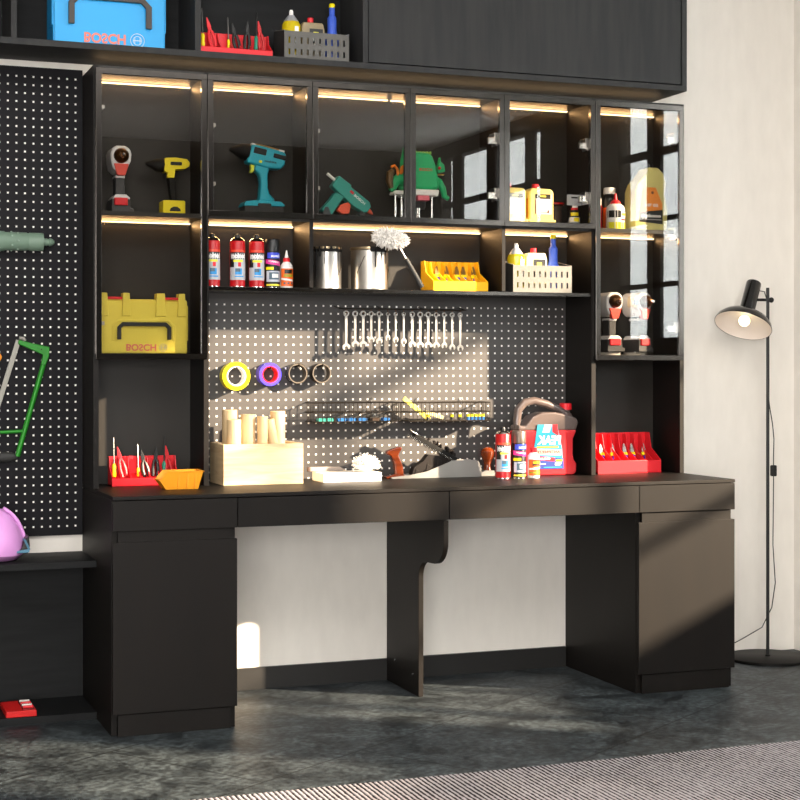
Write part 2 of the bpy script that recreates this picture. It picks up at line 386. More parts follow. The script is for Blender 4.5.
def door(x0, x1, z0, z1, hinge_right, clips):
    fw = .019; f = MB()
    f.box(x0, x1, HD, HB-.001, z0, z0+fw).box(x0, x1, HD, HB-.001, z1-fw, z1).box(x0, x0+fw, HD, HB-.001, z0+fw, z1-fw).box(x1-fw, x1, HD, HB-.001, z0+fw, z1-fw)
    d = f.build('glass_door', alu, cab, bevel=.0008)
    MB().box(x0+fw-.003, x1-fw+.003, HD+.004, HD+.008, z0+fw-.003, z1-fw+.003).build('pane', glass, d, smooth=False)
    for z in clips:
        if hinge_right:
            m = MB().box(x1-fw-.004, x1-fw+.01, HB, HB+.045, z-.02, z+.02).box(x1-fw-.03, x1-fw-.004, HB+.012, HB+.03, z-.012, z+.012).box(x1-fw-.012, x1-fw, HB, HB+.05, z-.008, z+.028)
            m.build('hinge', chrome, d, bevel=.002)
        else:
            MB().box(x0+fw, x0+fw+.013, HB, HB+.03, z-.006, z+.006).build('hinge_clip', bright_steel, d, bevel=.001)
XD = [.004, .3825, .7557, 1.1197, 1.4865, 1.8575, 2.2335]
for i in range(6):
    x0, x1 = XD[i]+.0015, XD[i+1]-.0015
    if i in (0, 5): door(x0, x1, 1.18, ZTOP-.010, i == 5, (2.02, 1.30) if i == 0 else (2.02, 1.66, 1.30))
    else: door(x0, x1, 1.668, ZTOP-.010, i >= 3, (1.98, 1.78))
def led(x0, x1, z, y=-.027):
    s = MB().box(x0, x1, y-.004, y+.004, z-.0050, z-.0010).build('led_strip', led_m, cab, smooth=False)
    l = area('led_light', ((x0+x1)/2, y-.006, z-.010), x1-x0-.01, .008, LEDP*(x1-x0), (1, .56, .23), (0, -1, -.55)); l.parent = cab
    u = area('led_wash', ((x0+x1)/2, y-.008, z-.013), x1-x0-.01, .006, LEDP*.35*(x1-x0), (1, .56, .23), (0, 0, -1)); u.parent = cab
LEDP = 1.15
for x0, x1 in ((.020, .372), (.394, .748), (.766, 1.112), (1.124, 1.482), (1.500, 1.847), (1.870, 2.225)):
    led(x0, x1, ZTOP-.018)
for x0, x1 in ((.020, .372), (.394, .748), (.766, 1.482), (1.500, 1.847), (1.870, 2.225)):
    led(x0, x1, 1.660)
# warm strip on top of the cabinet, washing the underside of the cupboard above
MB().box(.03, 2.21, -.09, -.08, ZTOP+.0005, ZTOP+.005).build('led_strip', led_m, cab, smooth=False)
tl = area('led_light', (1.12, -.085, ZTOP+.007), 2.18, .01, .35, (1, .58, .28), (0, -.4, 1)); tl.parent = cab

# ------------------------------------------------------------------ overhead cupboard
OD, OZ = -.272, 2.1986
oh = thing('overhead_cupboard', 'dark grey overhead cupboard with open bays above the glass cabinet', 'cupboard', (0, 0, 0))
MB().box(-1.0, 2.23, OD, -.001, OZ, OZ+.021).build('bottom_panel', lam_grey, oh, bevel=.001)
MB().box(-1.0, 2.23, OD, -.001, 2.66, 2.68).build('top_panel', lam_grey, oh)
MB().box(-1.0, 2.2, -.02, -.001, OZ+.021, 2.66).build('back_panel', lam_low, oh)
for x0, x1 in ((-.2726, -.2536), (.3326, .3532), (.931, .9495), (2.2084, 2.23), (-1., -.98)):
    MB().box(x0, x1, OD, -.02, OZ+.021, 2.66).build('upright', lam_grey, oh, bevel=.0008)
MB().box(.953, 2.205, OD+.003, OD+.02, OZ+.025, 2.656).build('door', lam_grey, oh, bevel=.001)

# ------------------------------------------------------------------ low bench at the left
lb = thing('storage_bench', 'low black open bench under the tall pegboard', 'bench', (0, 0, 0))
MB().box(-1.0, -.001, -.296, -.001, .498, .52).build('top', lam_low, lb, bevel=.001)
MB().box(-1.0, -.001, -.02, -.001, .025, .498).build('back_panel', lam_low, lb)
MB().box(-1.0, -.001, -.296, -.001, 0, .024).build('base_board', lam_low, lb, bevel=.001)
MB().box(-1.0, -.98, -.296, -.02, .024, .498).build('end_panel', lam_low, lb)

# ================================================================== OBJECT BUILDERS
def rounded(x0, x1, z0, z1, r, n=5):
    p = []
    for cx, cz, a in ((x1-r, z0+r, -PI/2), (x1-r, z1-r, 0), (x0+r, z1-r, PI/2), (x0+r, z0+r, PI)):
        for i in range(n+1): t = a+PI/2*i/n; p.append((cx+r*math.cos(t), cz+r*math.sin(t)))
    return p

def toolbox(t, W, H, Dp, body, handle, textc, emblem, blue):
    """front face at y=0, body behind it; base z=0, centred in x"""
    h = W/2
    b = MB().prism(rounded(-h, h, 0, H*.9, .008), .006, Dp)
    bo = b.build('body', body, t, bevel=.002)
    f = MB()
    f.prism([(-h+.004, .004), (h-.004, .004), (h-.004, H*.86), (-h+.004, H*.86)], 0, .008)
    # raised frame around the handle recess
    f.prism([(-.36*W, .22*H), (-.36*W, .46*H), (-.29*W, .56*H), (.29*W, .56*H), (.36*W, .46*H), (.36*W, .22*H), (.325*W, .22*H), (.325*W, .45*H), (.275*W, .53*H), (-.275*W, .53*H), (-.325*W, .45*H), (-.325*W, .22*H)], -.003, .002)
    for x in (-.17*W, .14*W): f.box(x-.001, x+.001, -.0022, .001, .60*H, .86*H)
    f.build('front_panel', body, t, bevel=.0012)
    for s in (-1, 1):
        MB().box(s*h-.004, s*h+.004, .01, Dp*.5, .22*H, .8*H).build('side_catch', body, t, bevel=.002)
    if not blue:
        for x, w_ in ((-.45*W, .1*W), (-.20*W, .1*W), (.19*W, .12*W), (.43*W, .1*W)):
            MB().prism([(x-w_/2, .62*H), (x+w_/2, .62*H), (x+w_/2-.004, H), (x-w_/2+.004, H)], -.006, .035).build('latch_tower', body, t, bevel=.002)
        for x in (-.325*W, .31*W): MB().box(x-.08*W, x+.08*W, -.004, .012, .895*H, .935*H).build('latch_tab', red_p, t, bevel=.001)
    hd = MB(); th = (.052 if blue else .043)*W
    hx, hz0, hz1 = .305*W, .235*H, .52*H; c = .055*W
    if blue: hx, hz0, hz1, c = .37*W, .24*H, .585*H, .08*W
    out = [(-hx, hz0), (-hx, hz1-c), (-hx+c, hz1), (hx-c, hz1), (hx, hz1-c), (hx, hz0)]
    inn = [(hx-th, hz0), (hx-th, hz1-c-th*.3), (hx-c-th*.3, hz1-th), (-hx+c+th*.3, hz1-th), (-hx+th, hz1-c-th*.3), (-hx+th, hz0)]
    hd.prism(out+inn, -.014, -.002).build('handle', handle, t, bevel=.0015)
    e = MB(); text_flat(e, 'BOSCH', -.045*W if blue else -.03*W, -.0012, .105*H, .37*W if blue else .34*W, .115*H, textc, 1, -1, .03)
    ex, ez, er = (.245*W if blue else .22*W), .105*H, .062*H if not blue else .078*H
    e.use(emblem)
    def ring(r, t_): e.tube([(ex+r*math.cos(a), -.0012, ez+r*math.sin(a)) for a in [2*PI*i/24 for i in range(24)]], t_, 6, closed=True)
    ring(er, .0009); ring(er*.62, .0007)
    e.box(ex-er*.6, ex+er*.6, -.0018, -.0006, ez-.0009, ez+.0009)
    for q in (-.38, .38): e.box(ex+q*er-.0008, ex+q*er+.0008, -.0018, -.0006, ez-er*.5, ez+er*.5)
    e.build('logo', None, t, smooth=False)
    return t

def rack(t, W, H, Dp, m, nd=8, lip=.3):
    """sloped organiser: low front lip, raised back, row of dividers"""
    h = W/2
    sp = [(0, 0), (Dp, 0), (Dp, H), (Dp*.72, H), (Dp*.60, H*.62), (.0, lip*H)]
    b = MB()
    b.box(-h, h, 0, Dp, 0, .006).box(-h, h, 0, .004, 0, lip*H).box(-h, h, Dp-.004, Dp, 0, H)
    b.prism([(.004, .006), (Dp-.004, .006), (Dp-.004, H*.4), (Dp*.5, H*.3), (.004, lip*H*.55)], -h+.004, h-.004, 'x')
    b.build('tray', m, t, bevel=.0012)
    s = MB()
    for x in (-h, h-.003): s.prism(sp, x, x+.003, 'x')
    for i in range(1, nd):
        x = -h+W*i/nd; s.prism([(.004, .006), (Dp-.004, .006), (Dp-.004, H*.97), (Dp*.75, H*.97), (Dp*.62, H*.6), (.004, lip*H)], x-.0012, x+.0012, 'x')
    s.build('divider_fins', m, t)
    # scalloped back
    k = MB()
    for i in range(nd): k.prism([(-h+W*(i+.12)/nd, H*.35), (-h+W*(i+.88)/nd, H*.35), (-h+W*(i+.85)/nd, H*.8), (-h+W*(i+.5)/nd, H*.93), (-h+W*(i+.15)/nd, H*.8)], Dp-.007, Dp-.0045)
    k.build('back_pads', m, t, bevel=.001)
    return t

def screwdriver(t, L, hl, hc, r=.007, sh=mat('shaft_steel', '6c6a68', .4, .8)):
    MB().lathe([(0, 0), (r*.8, 0), (r, .004), (r*.8, hl*.5), (r, hl*.8), (r*.55, hl), (0, hl)], 10).build('handle', hc, t)
    MB().lathe([(0, hl), (.0024, hl), (.0024, L-.008), (.001, L), (0, L)], 8).build('shaft', sh, t)
    return t
def pliers(t, L, hc, jc=None):
    jc = jc or black_p
    for s in (-1, 1):
        MB().tube([(s*.007, 0, 0), (s*.009, 0, L*.25), (s*.006, 0, L*.5), (0, 0, L*.62)], [.0055, .0062, .0052, .004], 8).build('handle', hc, t)
    MB().prism([(-.006, L*.58), (.006, L*.58), (.007, L*.72), (.0015, L), (-.0015, L), (-.007, L*.72)], -.003, .003).build('jaws', jc, t, bevel=.001)
    return t
def cutter_pliers(t, jaw=None):
    """small snips: blades up, yellow and blue grips down"""
    MB().prism([(-.008, .03), (.008, .03), (.008, .045), (.004, .066), (0, .072), (-.004, .066), (-.008, .045)], -.002, .002).build('blades', jaw or bright_steel, t, bevel=.0006)
    MB().prism([(-.012, .018), (.012, .020), (.010, .034), (-.012, .032)], -.005, .005).build('yellow_grip', yel_p, t, bevel=.002)
    MB().prism([(-.004, .004), (.007, .002), (.010, .022), (-.002, .022)], -.006, .004).build('blue_grip', mat('violet_blue_plastic', '3a38c0', .4), t, bevel=.002)
    MB().tube([(.004, 0, .006), (.009, 0, -.012)], .0032, 8).build('grip_end', yel_p, t)
    return t

def slot_basket(t, W, H, Dp, m):
    """metal bin: punched front panel, sloping side rims, open top"""
    h = W/2; f = MB(); nz = [(0, .14), (.14, .36), (.36, .58), (.58, .80), (.80, 1)]
    n = 10; pw = W*.94/n
    f.box(-h, h, 0, .002, 0, .17*H).box(-h, h, 0, .002, .37*H, .57*H).box(-h, h, 0, .002, .79*H, H)
    for z0, z1 in ((.17, .37), (.57, .79)):
        xs = -h
        for i in range(n):
            cx = -h+W*.03+pw*(i+.5); f.box(xs, cx-.0032, 0, .002, z0*H, z1*H); xs = cx+.0032
        f.box(xs, h, 0, .002, z0*H, z1*H)
    f.build('punched_front', m, t)
    mat('basket_side_shade', '3a3836', .5, .2)  # sides, back and base darker than the front: shade put into the colour
    for x in (-h, h-.002): MB().prism([(0.002, 0), (Dp, 0), (Dp, H*1.22), (0.002, H)], x, x+.002, 'x').build('side_plate', MC['basket_side_shade'], t)
    MB().box(-h, h, Dp-.002, Dp, 0, H*1.22).box(-h+.002, h-.002, .002, Dp-.002, 0, .002).build('back_and_base', MC['basket_side_shade'], t)
    r = MB()
    for x in (-h+.001, h-.001): r.tube([(x, 0, H+.001), (x, Dp, H*1.22+.001)], .0016, 6)
    r.build('rim', bright_steel, t)
    return t

def oil_bottle(t):
    MB().lathe([(0, 0), (.026, 0), (.029, .006), (.029, .085), (.024, .093)], 20).build('body', mat('amber_oil', 'c8b010', .15, coat=.5), t)
    MB().lathe([(.024, .093), (.012, .106), (.010, .108), (0, .108)], 20).build('shoulder', mat('pale_grey_plastic', '9a9ca0', .4), t)
    MB().lathe([(0, .108), (.007, .108), (.006, .118), (.0045, .121), (0, .121)], 14).build('cap', white_p, t)
    lb_ = MB(); patch_round(lb_, .0293, .1, .6, .03, .08, white_p); lb_.build('label', None, t)
    return t
def small_can(t, W=.082, H=.09, body=None):
    h = W/2
    b = MB().prism([(-h, 0), (h, 0), (h, H*.84), (h*.85, H), (-h*.85, H), (-h, H*.84)], -.02, .02)
    b.build('body', body or cream, t, bevel=.004)
    MB().lathe([(0, H), (.011, H), (.011, H+.014), (0, H+.014)], 16, cx=-.005).build('cap', red_p, t, bevel=.001)
    l = MB().use(black_p).box(-.014, h*.82, -.0215, -.0205, H*.28, H*.84)
    l.use(mat('label_yellow', 'e8e040', .5)).box(0, h*.45, -.0222, -.0216, H*.66, H*.76)
    l.use(white_p).box(-.010, .008, -.0222, -.0216, H*.52, H*.60).box(-.002, h*.7, -.0222, -.0216, H*.40, H*.47)
    l.build('label', None, t, smooth=False); return t
def funnel_bottle(t):
    MB().lathe([(0, 0), (.034, 0), (.036, .01), (.034, .055), (.026, .078), (.0185, .10), (.0165, .108), (.0165, .150), (.012, .156), (.0105, .158), (.0105, .182), (0, .182)], 22).build('body', blue_p, t)
    MB().lathe([(0, .182), (.011, .182), (.011, .192), (.009, .195), (0, .195)], 18).build('cap', yel_p, t)
    return t

def foam_can(t):
    """red dispensing can with printed sleeve"""
    R = .0268
    MB().use(red_d).lathe([(0, .002), (R, .002), (R, .158), (.0255, .161)], 28).build('body', None, t)
    MB().lathe([(R-.001, 0), (R+.0006, 0), (R+.0006, .004), (R-.001, .004)], 28).build('bottom_rim', chrome, t)
    MB().lathe([(.0255, .161), (R, .162), (.021, .170), (.012, .174), (0, .174)], 24).build('dome', chrome, t)
    MB().lathe([(0, .173), (.010, .173), (.011, .178), (.008, .186), (0, .188)], 16).build('nozzle', black_p, t)
    l = MB(); r = R+.0004
    l.use(white_p); patch_round(l, r, -1.45, 1.15, .026, .118, mat('sleeve_white', 'b4b6ba', .4))
    patch_round(l, r+.0001, -1.45, 1.45, .098, .122, black_p); patch_round(l, r+.0001, -1.1, 1.3, .123, .131, mat('sleeve_orange', 'd8442a', .45))
    patch_round(l, r+.0002, -1.45, -.7, .07, .098, black_p); patch_round(l, r+.0003, -.8, .5, .088, .096, mat('label_yellow', 'e8e040', .5))
    patch_round(l, r+.0002, 1.15, 1.45, .028, .1, red_d)
    patch_round(l, r+.0003, -.55, .35, .044, .066, mat('sleeve_blue', '2a8fd0', .45)); patch_round(l, r+.0004, -.5, .1, .054, .066, mat('sleeve_slate', '4a6070', .45))
    patch_round(l, r+.0003, -.6, .6, .036, .040, mat('sleeve_blue', '2a8fd0', .45))
    patch_round(l, r+.0003, -.18, .22, .072, .087, red_p); text_round(l, 'molned', r+.0005, -.1, .110, .056, .019, white_p, 1, .05)
    l.build('printed_sleeve', None, t); return t
def multi_can(t, capcol):
    R = .0262
    MB().lathe([(0, .0), (R, .0), (R, .125), (R-.001, .127)], 28).build('body', black_p, t)
    MB().lathe([(R-.001, 0), (R+.0006, 0), (R+.0006, .003), (R-.001, .003)], 28).build('bottom_rim', chrome, t)
    MB().lathe([(R-.002, .127), (R-.0005, .128), (R-.0005, .168), (R-.003, .172), (0, .172)], 28).build('cap', capcol, t, bevel=0)
    l = MB(); r = R+.0004
    patch_round(l, r, -1.0, 1.35, .104, .124, mat('sleeve_royal_blue', '3346c8', .4)); text_round(l, 'scotch', r+.0003, .2, .113, .034, .010, white_p, 1, .04)
    patch_round(l, r, -1.35, 1.35, .086, .102, mat('sleeve_pink', 'd8318c', .4), -.010); text_round(l, 'FOAMING', r+.0003, -.05, .092, .040, .006, white_p, 1, .04, -.12)
    patch_round(l, r, -1.3, -.1, .064, .074, yel_p)
    patch_round(l, r, -1.15, 1.1, .022, .060, mat('sleeve_silver', 'b8bcc8', .35)); patch_round(l, r+.0003, -.7, .75, .030, .055, mat('sleeve_slate', '4a6070', .45))
    patch_round(l, r+.0004, -.3, .6, .036, .050, white_p)
    patch_round(l, r, -1.2, 1.2, .008, .014, mat('label_yellow', 'e8e040', .5))
    l.build('printed_sleeve', None, t); return t
def glue_bottle(t):
    R = .0225
    MB().lathe([(0, 0), (R-.002, 0), (R, .003), (R, .072), (R-.002, .082), (.013, .092), (.011, .094)], 24).build('body', white_p, t)
    MB().lathe([(.0, .094), (.0125, .094), (.0125, .105), (.009, .108), (0, .108)], 20).build('cap', red_p, t)
    MB().lathe([(.0075, .108), (.0055, .118), (.0025, .134), (0, .135)], 14).build('nozzle', white_p, t)
    l = MB(); r = R+.0004
    patch_round(l, r, -1.3, 1.3, .008, .070, mat('label_orange', 'e8641e', .45)); patch_round(l, r+.0003, -.6, .7, .052, .066, black_p)
    patch_round(l, r+.0003, -.7, .8, .040, .050, mat('label_olive', 'a09020', .45)); patch_round(l, r+.0004, -1.2, .9, .030, .037, white_p, -.006)
    for a in (-.6, 0, .6): patch_round(l, r+.0003, a-.15, a+.15, .015, .021, mat('sleeve_slate', '4a6070', .45))
    l.build('label', None, t); return t
def paint_tin(t, R, H, streak):
    MB().lathe([(0, 0), (R, 0), (R+.001, .003), (R, .006), (R, H-.012), (R+.002, H-.010), (R+.002, H-.004)], 36).build('body', steel, t)
    MB().lathe([(R+.002, H-.010), (R+.003, H-.006), (R+.003, H), (R-.006, H), (R-.008, H-.006), (0, H-.006)], 36).build('rim', mat('tin_rim', '8a7a60', .3, .8), t)
    d = MB().use(mat('black_paint', '0e0c0a', .6, spec=.2))
    r = R+.0035
    patch_round(d, r, -1.6 if streak == 0 else -.3, 1.6, H-.018, H+.0005, MC['black_paint'])
    for a, w_, L in (((-1.0, .13, .85), (-.45, .07, .42), (-.75, .2, .2), (.55, .05, .75), (1.0, .06, .5), (-1.25, .06, .5)) if streak == 0 else ((.0, .09, .5), (.35, .05, .75), (.62, .05, .4), (1.0, .05, .62), (1.25, .04, .8))):
        z0 = H-.012-L*H*.78
        d.tube([(r*math.sin(a), -r*math.cos(a)+.001, H-.008), (r*math.sin(a), -r*math.cos(a)+.001, (H+z0)/2), (r*math.sin(a), -r*math.cos(a)+.001, z0)], [w_*R*.55, w_*R*.42, w_*R*.38], 8)
    d.build('paint_drips', None, t)
    s = MB(); s.tube([((R+.001)*math.sin(a), -(R+.001)*math.cos(a), z) for a, z in ((-1.05, H*.38), (-.85, H*.55), (-.6, H*.78))] if streak else [((R+.001)*math.sin(a), -(R+.001)*math.cos(a), z) for a, z in ((.75, H*.4), (1.0, H*.55), (1.35, H*.85))], .0014, 6)
    s.build('bail_handle', wire_m, t); return t

def impact_driver(t, facing=0, screen=False):
    """white and red cordless driver, nose towards the room"""
    wt = mat('tool_white', 'dcdcde', .35); h = MB()
    h.prism([(-.028, .150), (-.034, .175), (-.036, .200), (-.030, .218), (-.014, .226), (.014, .226), (.030, .218), (.036, .200), (.034, .175), (.022, .150), (.014, .135), (-.014, .135)], -.05, .05)
    h.build('motor_housing', wt, t, bevel=.008, segs=3)
    RX = Matrix.Translation((0, -.05, .192)) @ Matrix.Rotation(PI/2, 4, 'X')
    MB().lathe([(0, -.002), (.026, -.002), (.025, .010), (.018, .022), (.010, .026), (.010, .034), (.006, .036), (0, .036)], 20, M=RX).build('chuck', mat('bronze_chuck', '5a3c22', .3, .8), t)
    MB().lathe([(.005, .036), (.004, .048), (0, .048)], 12, M=RX).build('bit_socket', chrome, t)
    MB().prism([(-.026, .165), (.026, .165), (.013, .125), (-.013, .125)], -.056, -.035).build('red_collar', mat('tool_red', 'd8483a', .4), t, bevel=.003)
    MB().prism([(-.017, .125), (.017, .125), (.016, .06), (-.016, .06)], -.030, .022).build('grip', mat('tool_charcoal', '38383a', .5), t, bevel=.006)
    MB().prism([(-.016, .128), (.016, .128), (.017, .118), (-.017, .118)], -.034, .026).build('grip_band', wt, t, bevel=.003)
    MB().prism([(-.018, .062), (.018, .062), (.030, .052), (.032, .046), (-.030, .046), (-.026, .052)], -.048, .045).build('foot', wt, t, bevel=.004)
    MB().prism([(-.032, .046), (.030, .046), (.032, .016), (.042, .016), (.042, 0), (-.032, 0)], -.052, .05).build('battery', mat('tool_charcoal', '38383a', .5), t, bevel=.003)
    MB().box(-.024, .022, -.058, -.040, .024, .050).build('red_label', red_p, t, bevel=.004)
    if screen:
        MB().prism([(-.052, .172), (-.034, .165), (-.030, .215), (-.05, .210)], -.045, -.005).build('rear_cap', mat('tool_sand', 'd8c8a8', .4), t, bevel=.004)
        MB().box(-.050, -.034, -.050, -.044, .180, .202).build('display', mat('display_blue', '3a5c9a', .3), t)
    return t

def drill_side(t, col, dark, L=.17, H=.2, style='yellow'):
    """cordless drill seen from the side, chuck towards -x"""
    if style == 'yellow':
        MB().prism([(-.020, .195), (-.021, .150), (-.010, .146), (-.008, .142), (-.010, .138), (-.010, .128), (.014, .128), (.018, .157), (.052, .160), (.066, .170), (.068, .182), (.058, .194), (.02, .198)], -.024, .024).build('housing', col, t, bevel=.006)
        MB().box(.000, .040, -.027, -.022, .171, .183).build('vent_panel', black_p, t, bevel=.002)
        MB().tube([(-.018, 0, .172), (-.045, 0, .172), (-.06, 0, .174), (-.082, 0, .176)], [.024, .022, .014, .004], 16).build('chuck', dark, t)
        MB().prism([(-.006, .130), (.018, .130), (.026, .05), (.004, .045)], -.016, .016).build('grip', dark, t, bevel=.006)
        MB().tube([(-.010, 0, .146), (-.014, 0, .134), (-.008, 0, .12)], .006, 8).build('trigger', dark, t)
        MB().prism(rounded(-.028, .05, .002, .050, .006), -.034, .034).build('battery', col, t, bevel=.004)
        MB().prism([(-.006, .012), (-.002, .022), (.008, .028), (.022, .028), (.032, .020), (.034, .012)], -.037, -.033).build('battery_catch', black_p, t, bevel=.002)
        return t
    # teal style: tilted body with two windows, curved handle, wide battery foot
    M = Matrix.Translation((0, 0, .205)) @ Matrix.Rotation(math.radians(11), 4, 'Y')
    MB().prism([(-.054, -.028), (-.046, .040), (.072, .040), (.078, .030), (.080, -.004), (.070, -.022), (.02, -.030)], -.026, .026, M=M).build('housing', col, t, bevel=.008)
    MB().box(-.036, .008, -.030, -.022, .010, .031, M=M).build('vent_panel', black_p, t, bevel=.002)
    MB().box(.034, .082, -.030, .030, .010, .026, M=M).build('rear_panel', black_p, t, bevel=.004)
    MB().tube([M @ Vector(p) for p in ((-.048, 0, .010), (-.075, 0, .010), (-.095, 0, .008), (-.115, 0, .006))], [.030, .027, .016, .005], 18).build('chuck', dark, t)
    MB().prism([(-.022, .195), (.030, .190), (.020, .150), (.020, .105), (.026, .085), (.042, .070), (.046, .058), (-.016, .058), (-.010, .075), (-.006, .120), (-.010, .150), (-.030, .165)], -.020, .020).build('handle', col, t, bevel=.008)
    MB().prism([(-.040, .185), (-.022, .190), (-.024, .165), (-.034, .155), (-.042, .156), (-.038, .168)], -.010, .010).build('trigger', mat('trigger_lime', 'd6de3c', .4), t, bevel=.003)
    MB().prism([(-.070, .044), (-.062, .056), (-.030, .060), (.060, .058), (.074, .046), (.072, .042), (-.070, .040)], -.040, .040).build('battery_mount', col, t, bevel=.004)
    MB().box(-.068, .070, -.040, .040, 0, .041).build('battery', mat('tool_charcoal_dark', '262423', .5), t, bevel=.004)
    MB().box(-.022, .025, -.044, -.038, .010, .050).build('battery_catch', mat('tool_charcoal_dark', '262423', .5), t, bevel=.003)
    MB().box(-.012, -.002, -.030, -.024, -.018, -.010, M=M).build('selector', yel_p, t, bevel=.001)
    e = MB().use(mat('gold_trim', 'b08040', .4)).tube([M @ Vector(p) for p in ((-.036, -.02, .041), (.0, -.022, .0425), (.06, -.02, .041))], .0022, 6); e.build('trim', None, t)
    e = MB().use(white_p).box(-.046, -.030, -.022, .02, .036, .043, M=M).box(.05, .07, -.024, .02, .036, .043, M=M); e.build('end_trim', None, t, bevel=.002)
    e = MB(); e.use(black_p); tm = text_mesh('makita', .03)
    e.add_mesh(tm, lambda c: M @ Vector((.028+c.x*.042, -.0268, -.006+c.y*.008+c.x*.004))); e.build('lettering', None, t)
    return t

def glue_gun(t):
    """hot glue gun leaning on two little feet, nozzle down at +x"""
    M = Matrix.Translation((.01, 0, .098)) @ Matrix.Rotation(math.radians(38), 4, 'Y')
    MB().prism([(-.076, -.024), (-.078, .022), (-.020, .026), (-.018, .019), (.070, .022), (.084, .012), (.086, -.012), (.074, -.022), (.03, -.030), (-.01, -.028)], -.020, .020, M=M).build('body', dk_teal, t, bevel=.006)
    MB().prism([(-.050, .105), (-.012, .088), (-.030, .070), (-.072, .010), (-.104, .040), (-.070, .078)], -.019, .019).build('handle', dk_teal, t, bevel=.006)
    MB().prism([(-.030, .060), (.004, .072), (.010, .060), (.004, .030), (-.020, .026), (-.042, .040)], -.011, .011).build('trigger', mat('trigger_orange', 'e0583a', .4), t, bevel=.003)
    MB().tube([M @ Vector((-.072, 0, .004)), M @ Vector((-.112, 0, .004))], .0055, 12).build('glue_stick', white_p, t)
    MB().tube([M @ Vector((.082, 0, 0)), M @ Vector((.094, 0, 0)), M @ Vector((.108, 0, 0))], [.010, .008, .003], 12).build('nozzle', MC['trigger_orange'], t)
    MB().prism([(-.108, 0), (-.058, 0), (-.078, .050), (-.090, .050)], -.021, .021).build('rear_foot', mat('tool_charcoal', '38383a', .5), t, bevel=.002)
    MB().prism([(.036, 0), (.070, 0), (.060, .028), (.050, .040), (.040, .030)], -.021, .021).build('front_stand', MC['tool_charcoal'], t, bevel=.002)
    e = MB(); tm = text_mesh('BOSCH', .03)
    e.use(white_p).add_mesh(tm, lambda c: M @ Vector((.034+c.x*.05, -.0206, .004+c.y*.010)))
    e.use(red_p).box(-.012, .004, -.0210, -.0200, .001, .010, M=M); e.build('lettering', None, t); return t

def router(t):
    """green plunge router: domed motor, two side handles, white band, steel columns and base"""
    g = green_p
    MB().prism([(-.060, .122), (.060, .122), (.068, .136), (.064, .17), (.054, .215), (.042, .245), (.030, .258), (-.030, .260), (-.042, .248), (-.054, .21), (-.062, .17)], -.052, .052).build('motor_housing', g, t, bevel=.014, segs=4)
    MB().prism([(-.058, .100), (.062, .100), (.066, .124), (-.062, .124)], -.055, .055).build('white_band', white_p, t, bevel=.006)
    MB().lathe([(0, .055), (.026, .055), (.030, .065), (.030, .101), (0, .101)], 24).build('collar', mat('tool_charcoal', '38383a', .5), t)
    MB().box(-.022, .024, -.062, -.030, .082, .100).build('depth_label', mat('label_pink', 'd86a78', .5), t, bevel=.002)
    for x in (-.090, -.066, .052): MB().lathe([(0, .010), (.005, .010), (.005, .112), (0, .112)], 14, cx=x, cy=-.01).build('guide_column', chrome, t)
    MB().prism([(-.105, .104), (-.056, .104), (-.056, .120), (-.098, .118)], -.03, .02).build('bridge', white_p, t, bevel=.004)
    MB().lathe([(0, 0), (.090, 0), (.090, .007), (.086, .010), (0, .010)], 36, sx=1.2).build('base_plate', mat('base_charcoal', '2c2b2a', .4), t)
    MB().lathe([(0, .010), (.010, .010), (.010, .056), (0, .056)], 16, cx=-.01, cy=-.03).build('collet', chrome, t)
    MB().tube([(-0.051, -.01, 0.160), (-0.074, -.01, 0.163), (-0.090, -.01, 0.153), (-0.099, -.01, 0.130), (-0.109, -.01, 0.120)], [.024, .022, .018, .014, .010], 14).build('handle', g, t)
    MB().tube([(0.063, -.01, 0.163), (0.081, -.01, 0.155), (0.096, -.01, 0.133), (0.103, -.01, 0.105), (0.118, -.01, 0.097)], [.017, .015, .012, .011, .008], 14).build('handle', g, t)
    MB().tube([(-0.099, -.015, 0.190), (-0.112, -.015, 0.180), (-0.114, -.015, 0.150), (-0.107, -.015, 0.127)], [.010, .014, .014, .010], 12).build('knob', mat('knob_brown', '5a4426', .3, .4), t)
    MB().tube([(-0.109, -.02, 0.203), (-0.097, -.02, 0.209), (-0.085, -.02, 0.195), (-0.083, -.02, 0.173)], .005, 10).build('lever', mat('lever_orange', 'e07a20', .4), t)
    MB().tube([(-0.072, -.02, 0.177), (-0.066, -.02, 0.203), (-0.055, -.02, 0.209)], .007, 10).build('lever', MC['lever_orange'], t)
    MB().tube([(-0.057, 0, 0.126), (-0.055, 0, 0.226), (-0.049, 0, 0.278)], [.012, .012, .007], 10).build('cord_guard', g, t)
    MB().prism([(.076, .212), (.082, .232), (.086, .250), (.089, .232), (.102, .222), (.106, .196), (.076, .190)], -.012, .012).build('depth_stop', g, t, bevel=.003)
    MB().ball((0.082, -.012, 0.208), .006).build('stop_button', red_p, t)
    MB().box(.070, .104, -.004, .004, .183, .188).build('stop_rod', mat('brass', 'b08a4a', .3, .9), t)
    v = MB()
    for i in range(5): v.box(-.024+i*.014, -.018+i*.014, -.045, .02, .252, .2625)
    v.build('vents', mat('vent_lime', '9ac860', .4), t, bevel=.002)
    e = MB(); text_flat(e, 'BOSCH', .012, -.0526, .195, .050, .010, mat('logo_red', 'c83028', .4)); e.build('logo', None, t); return t

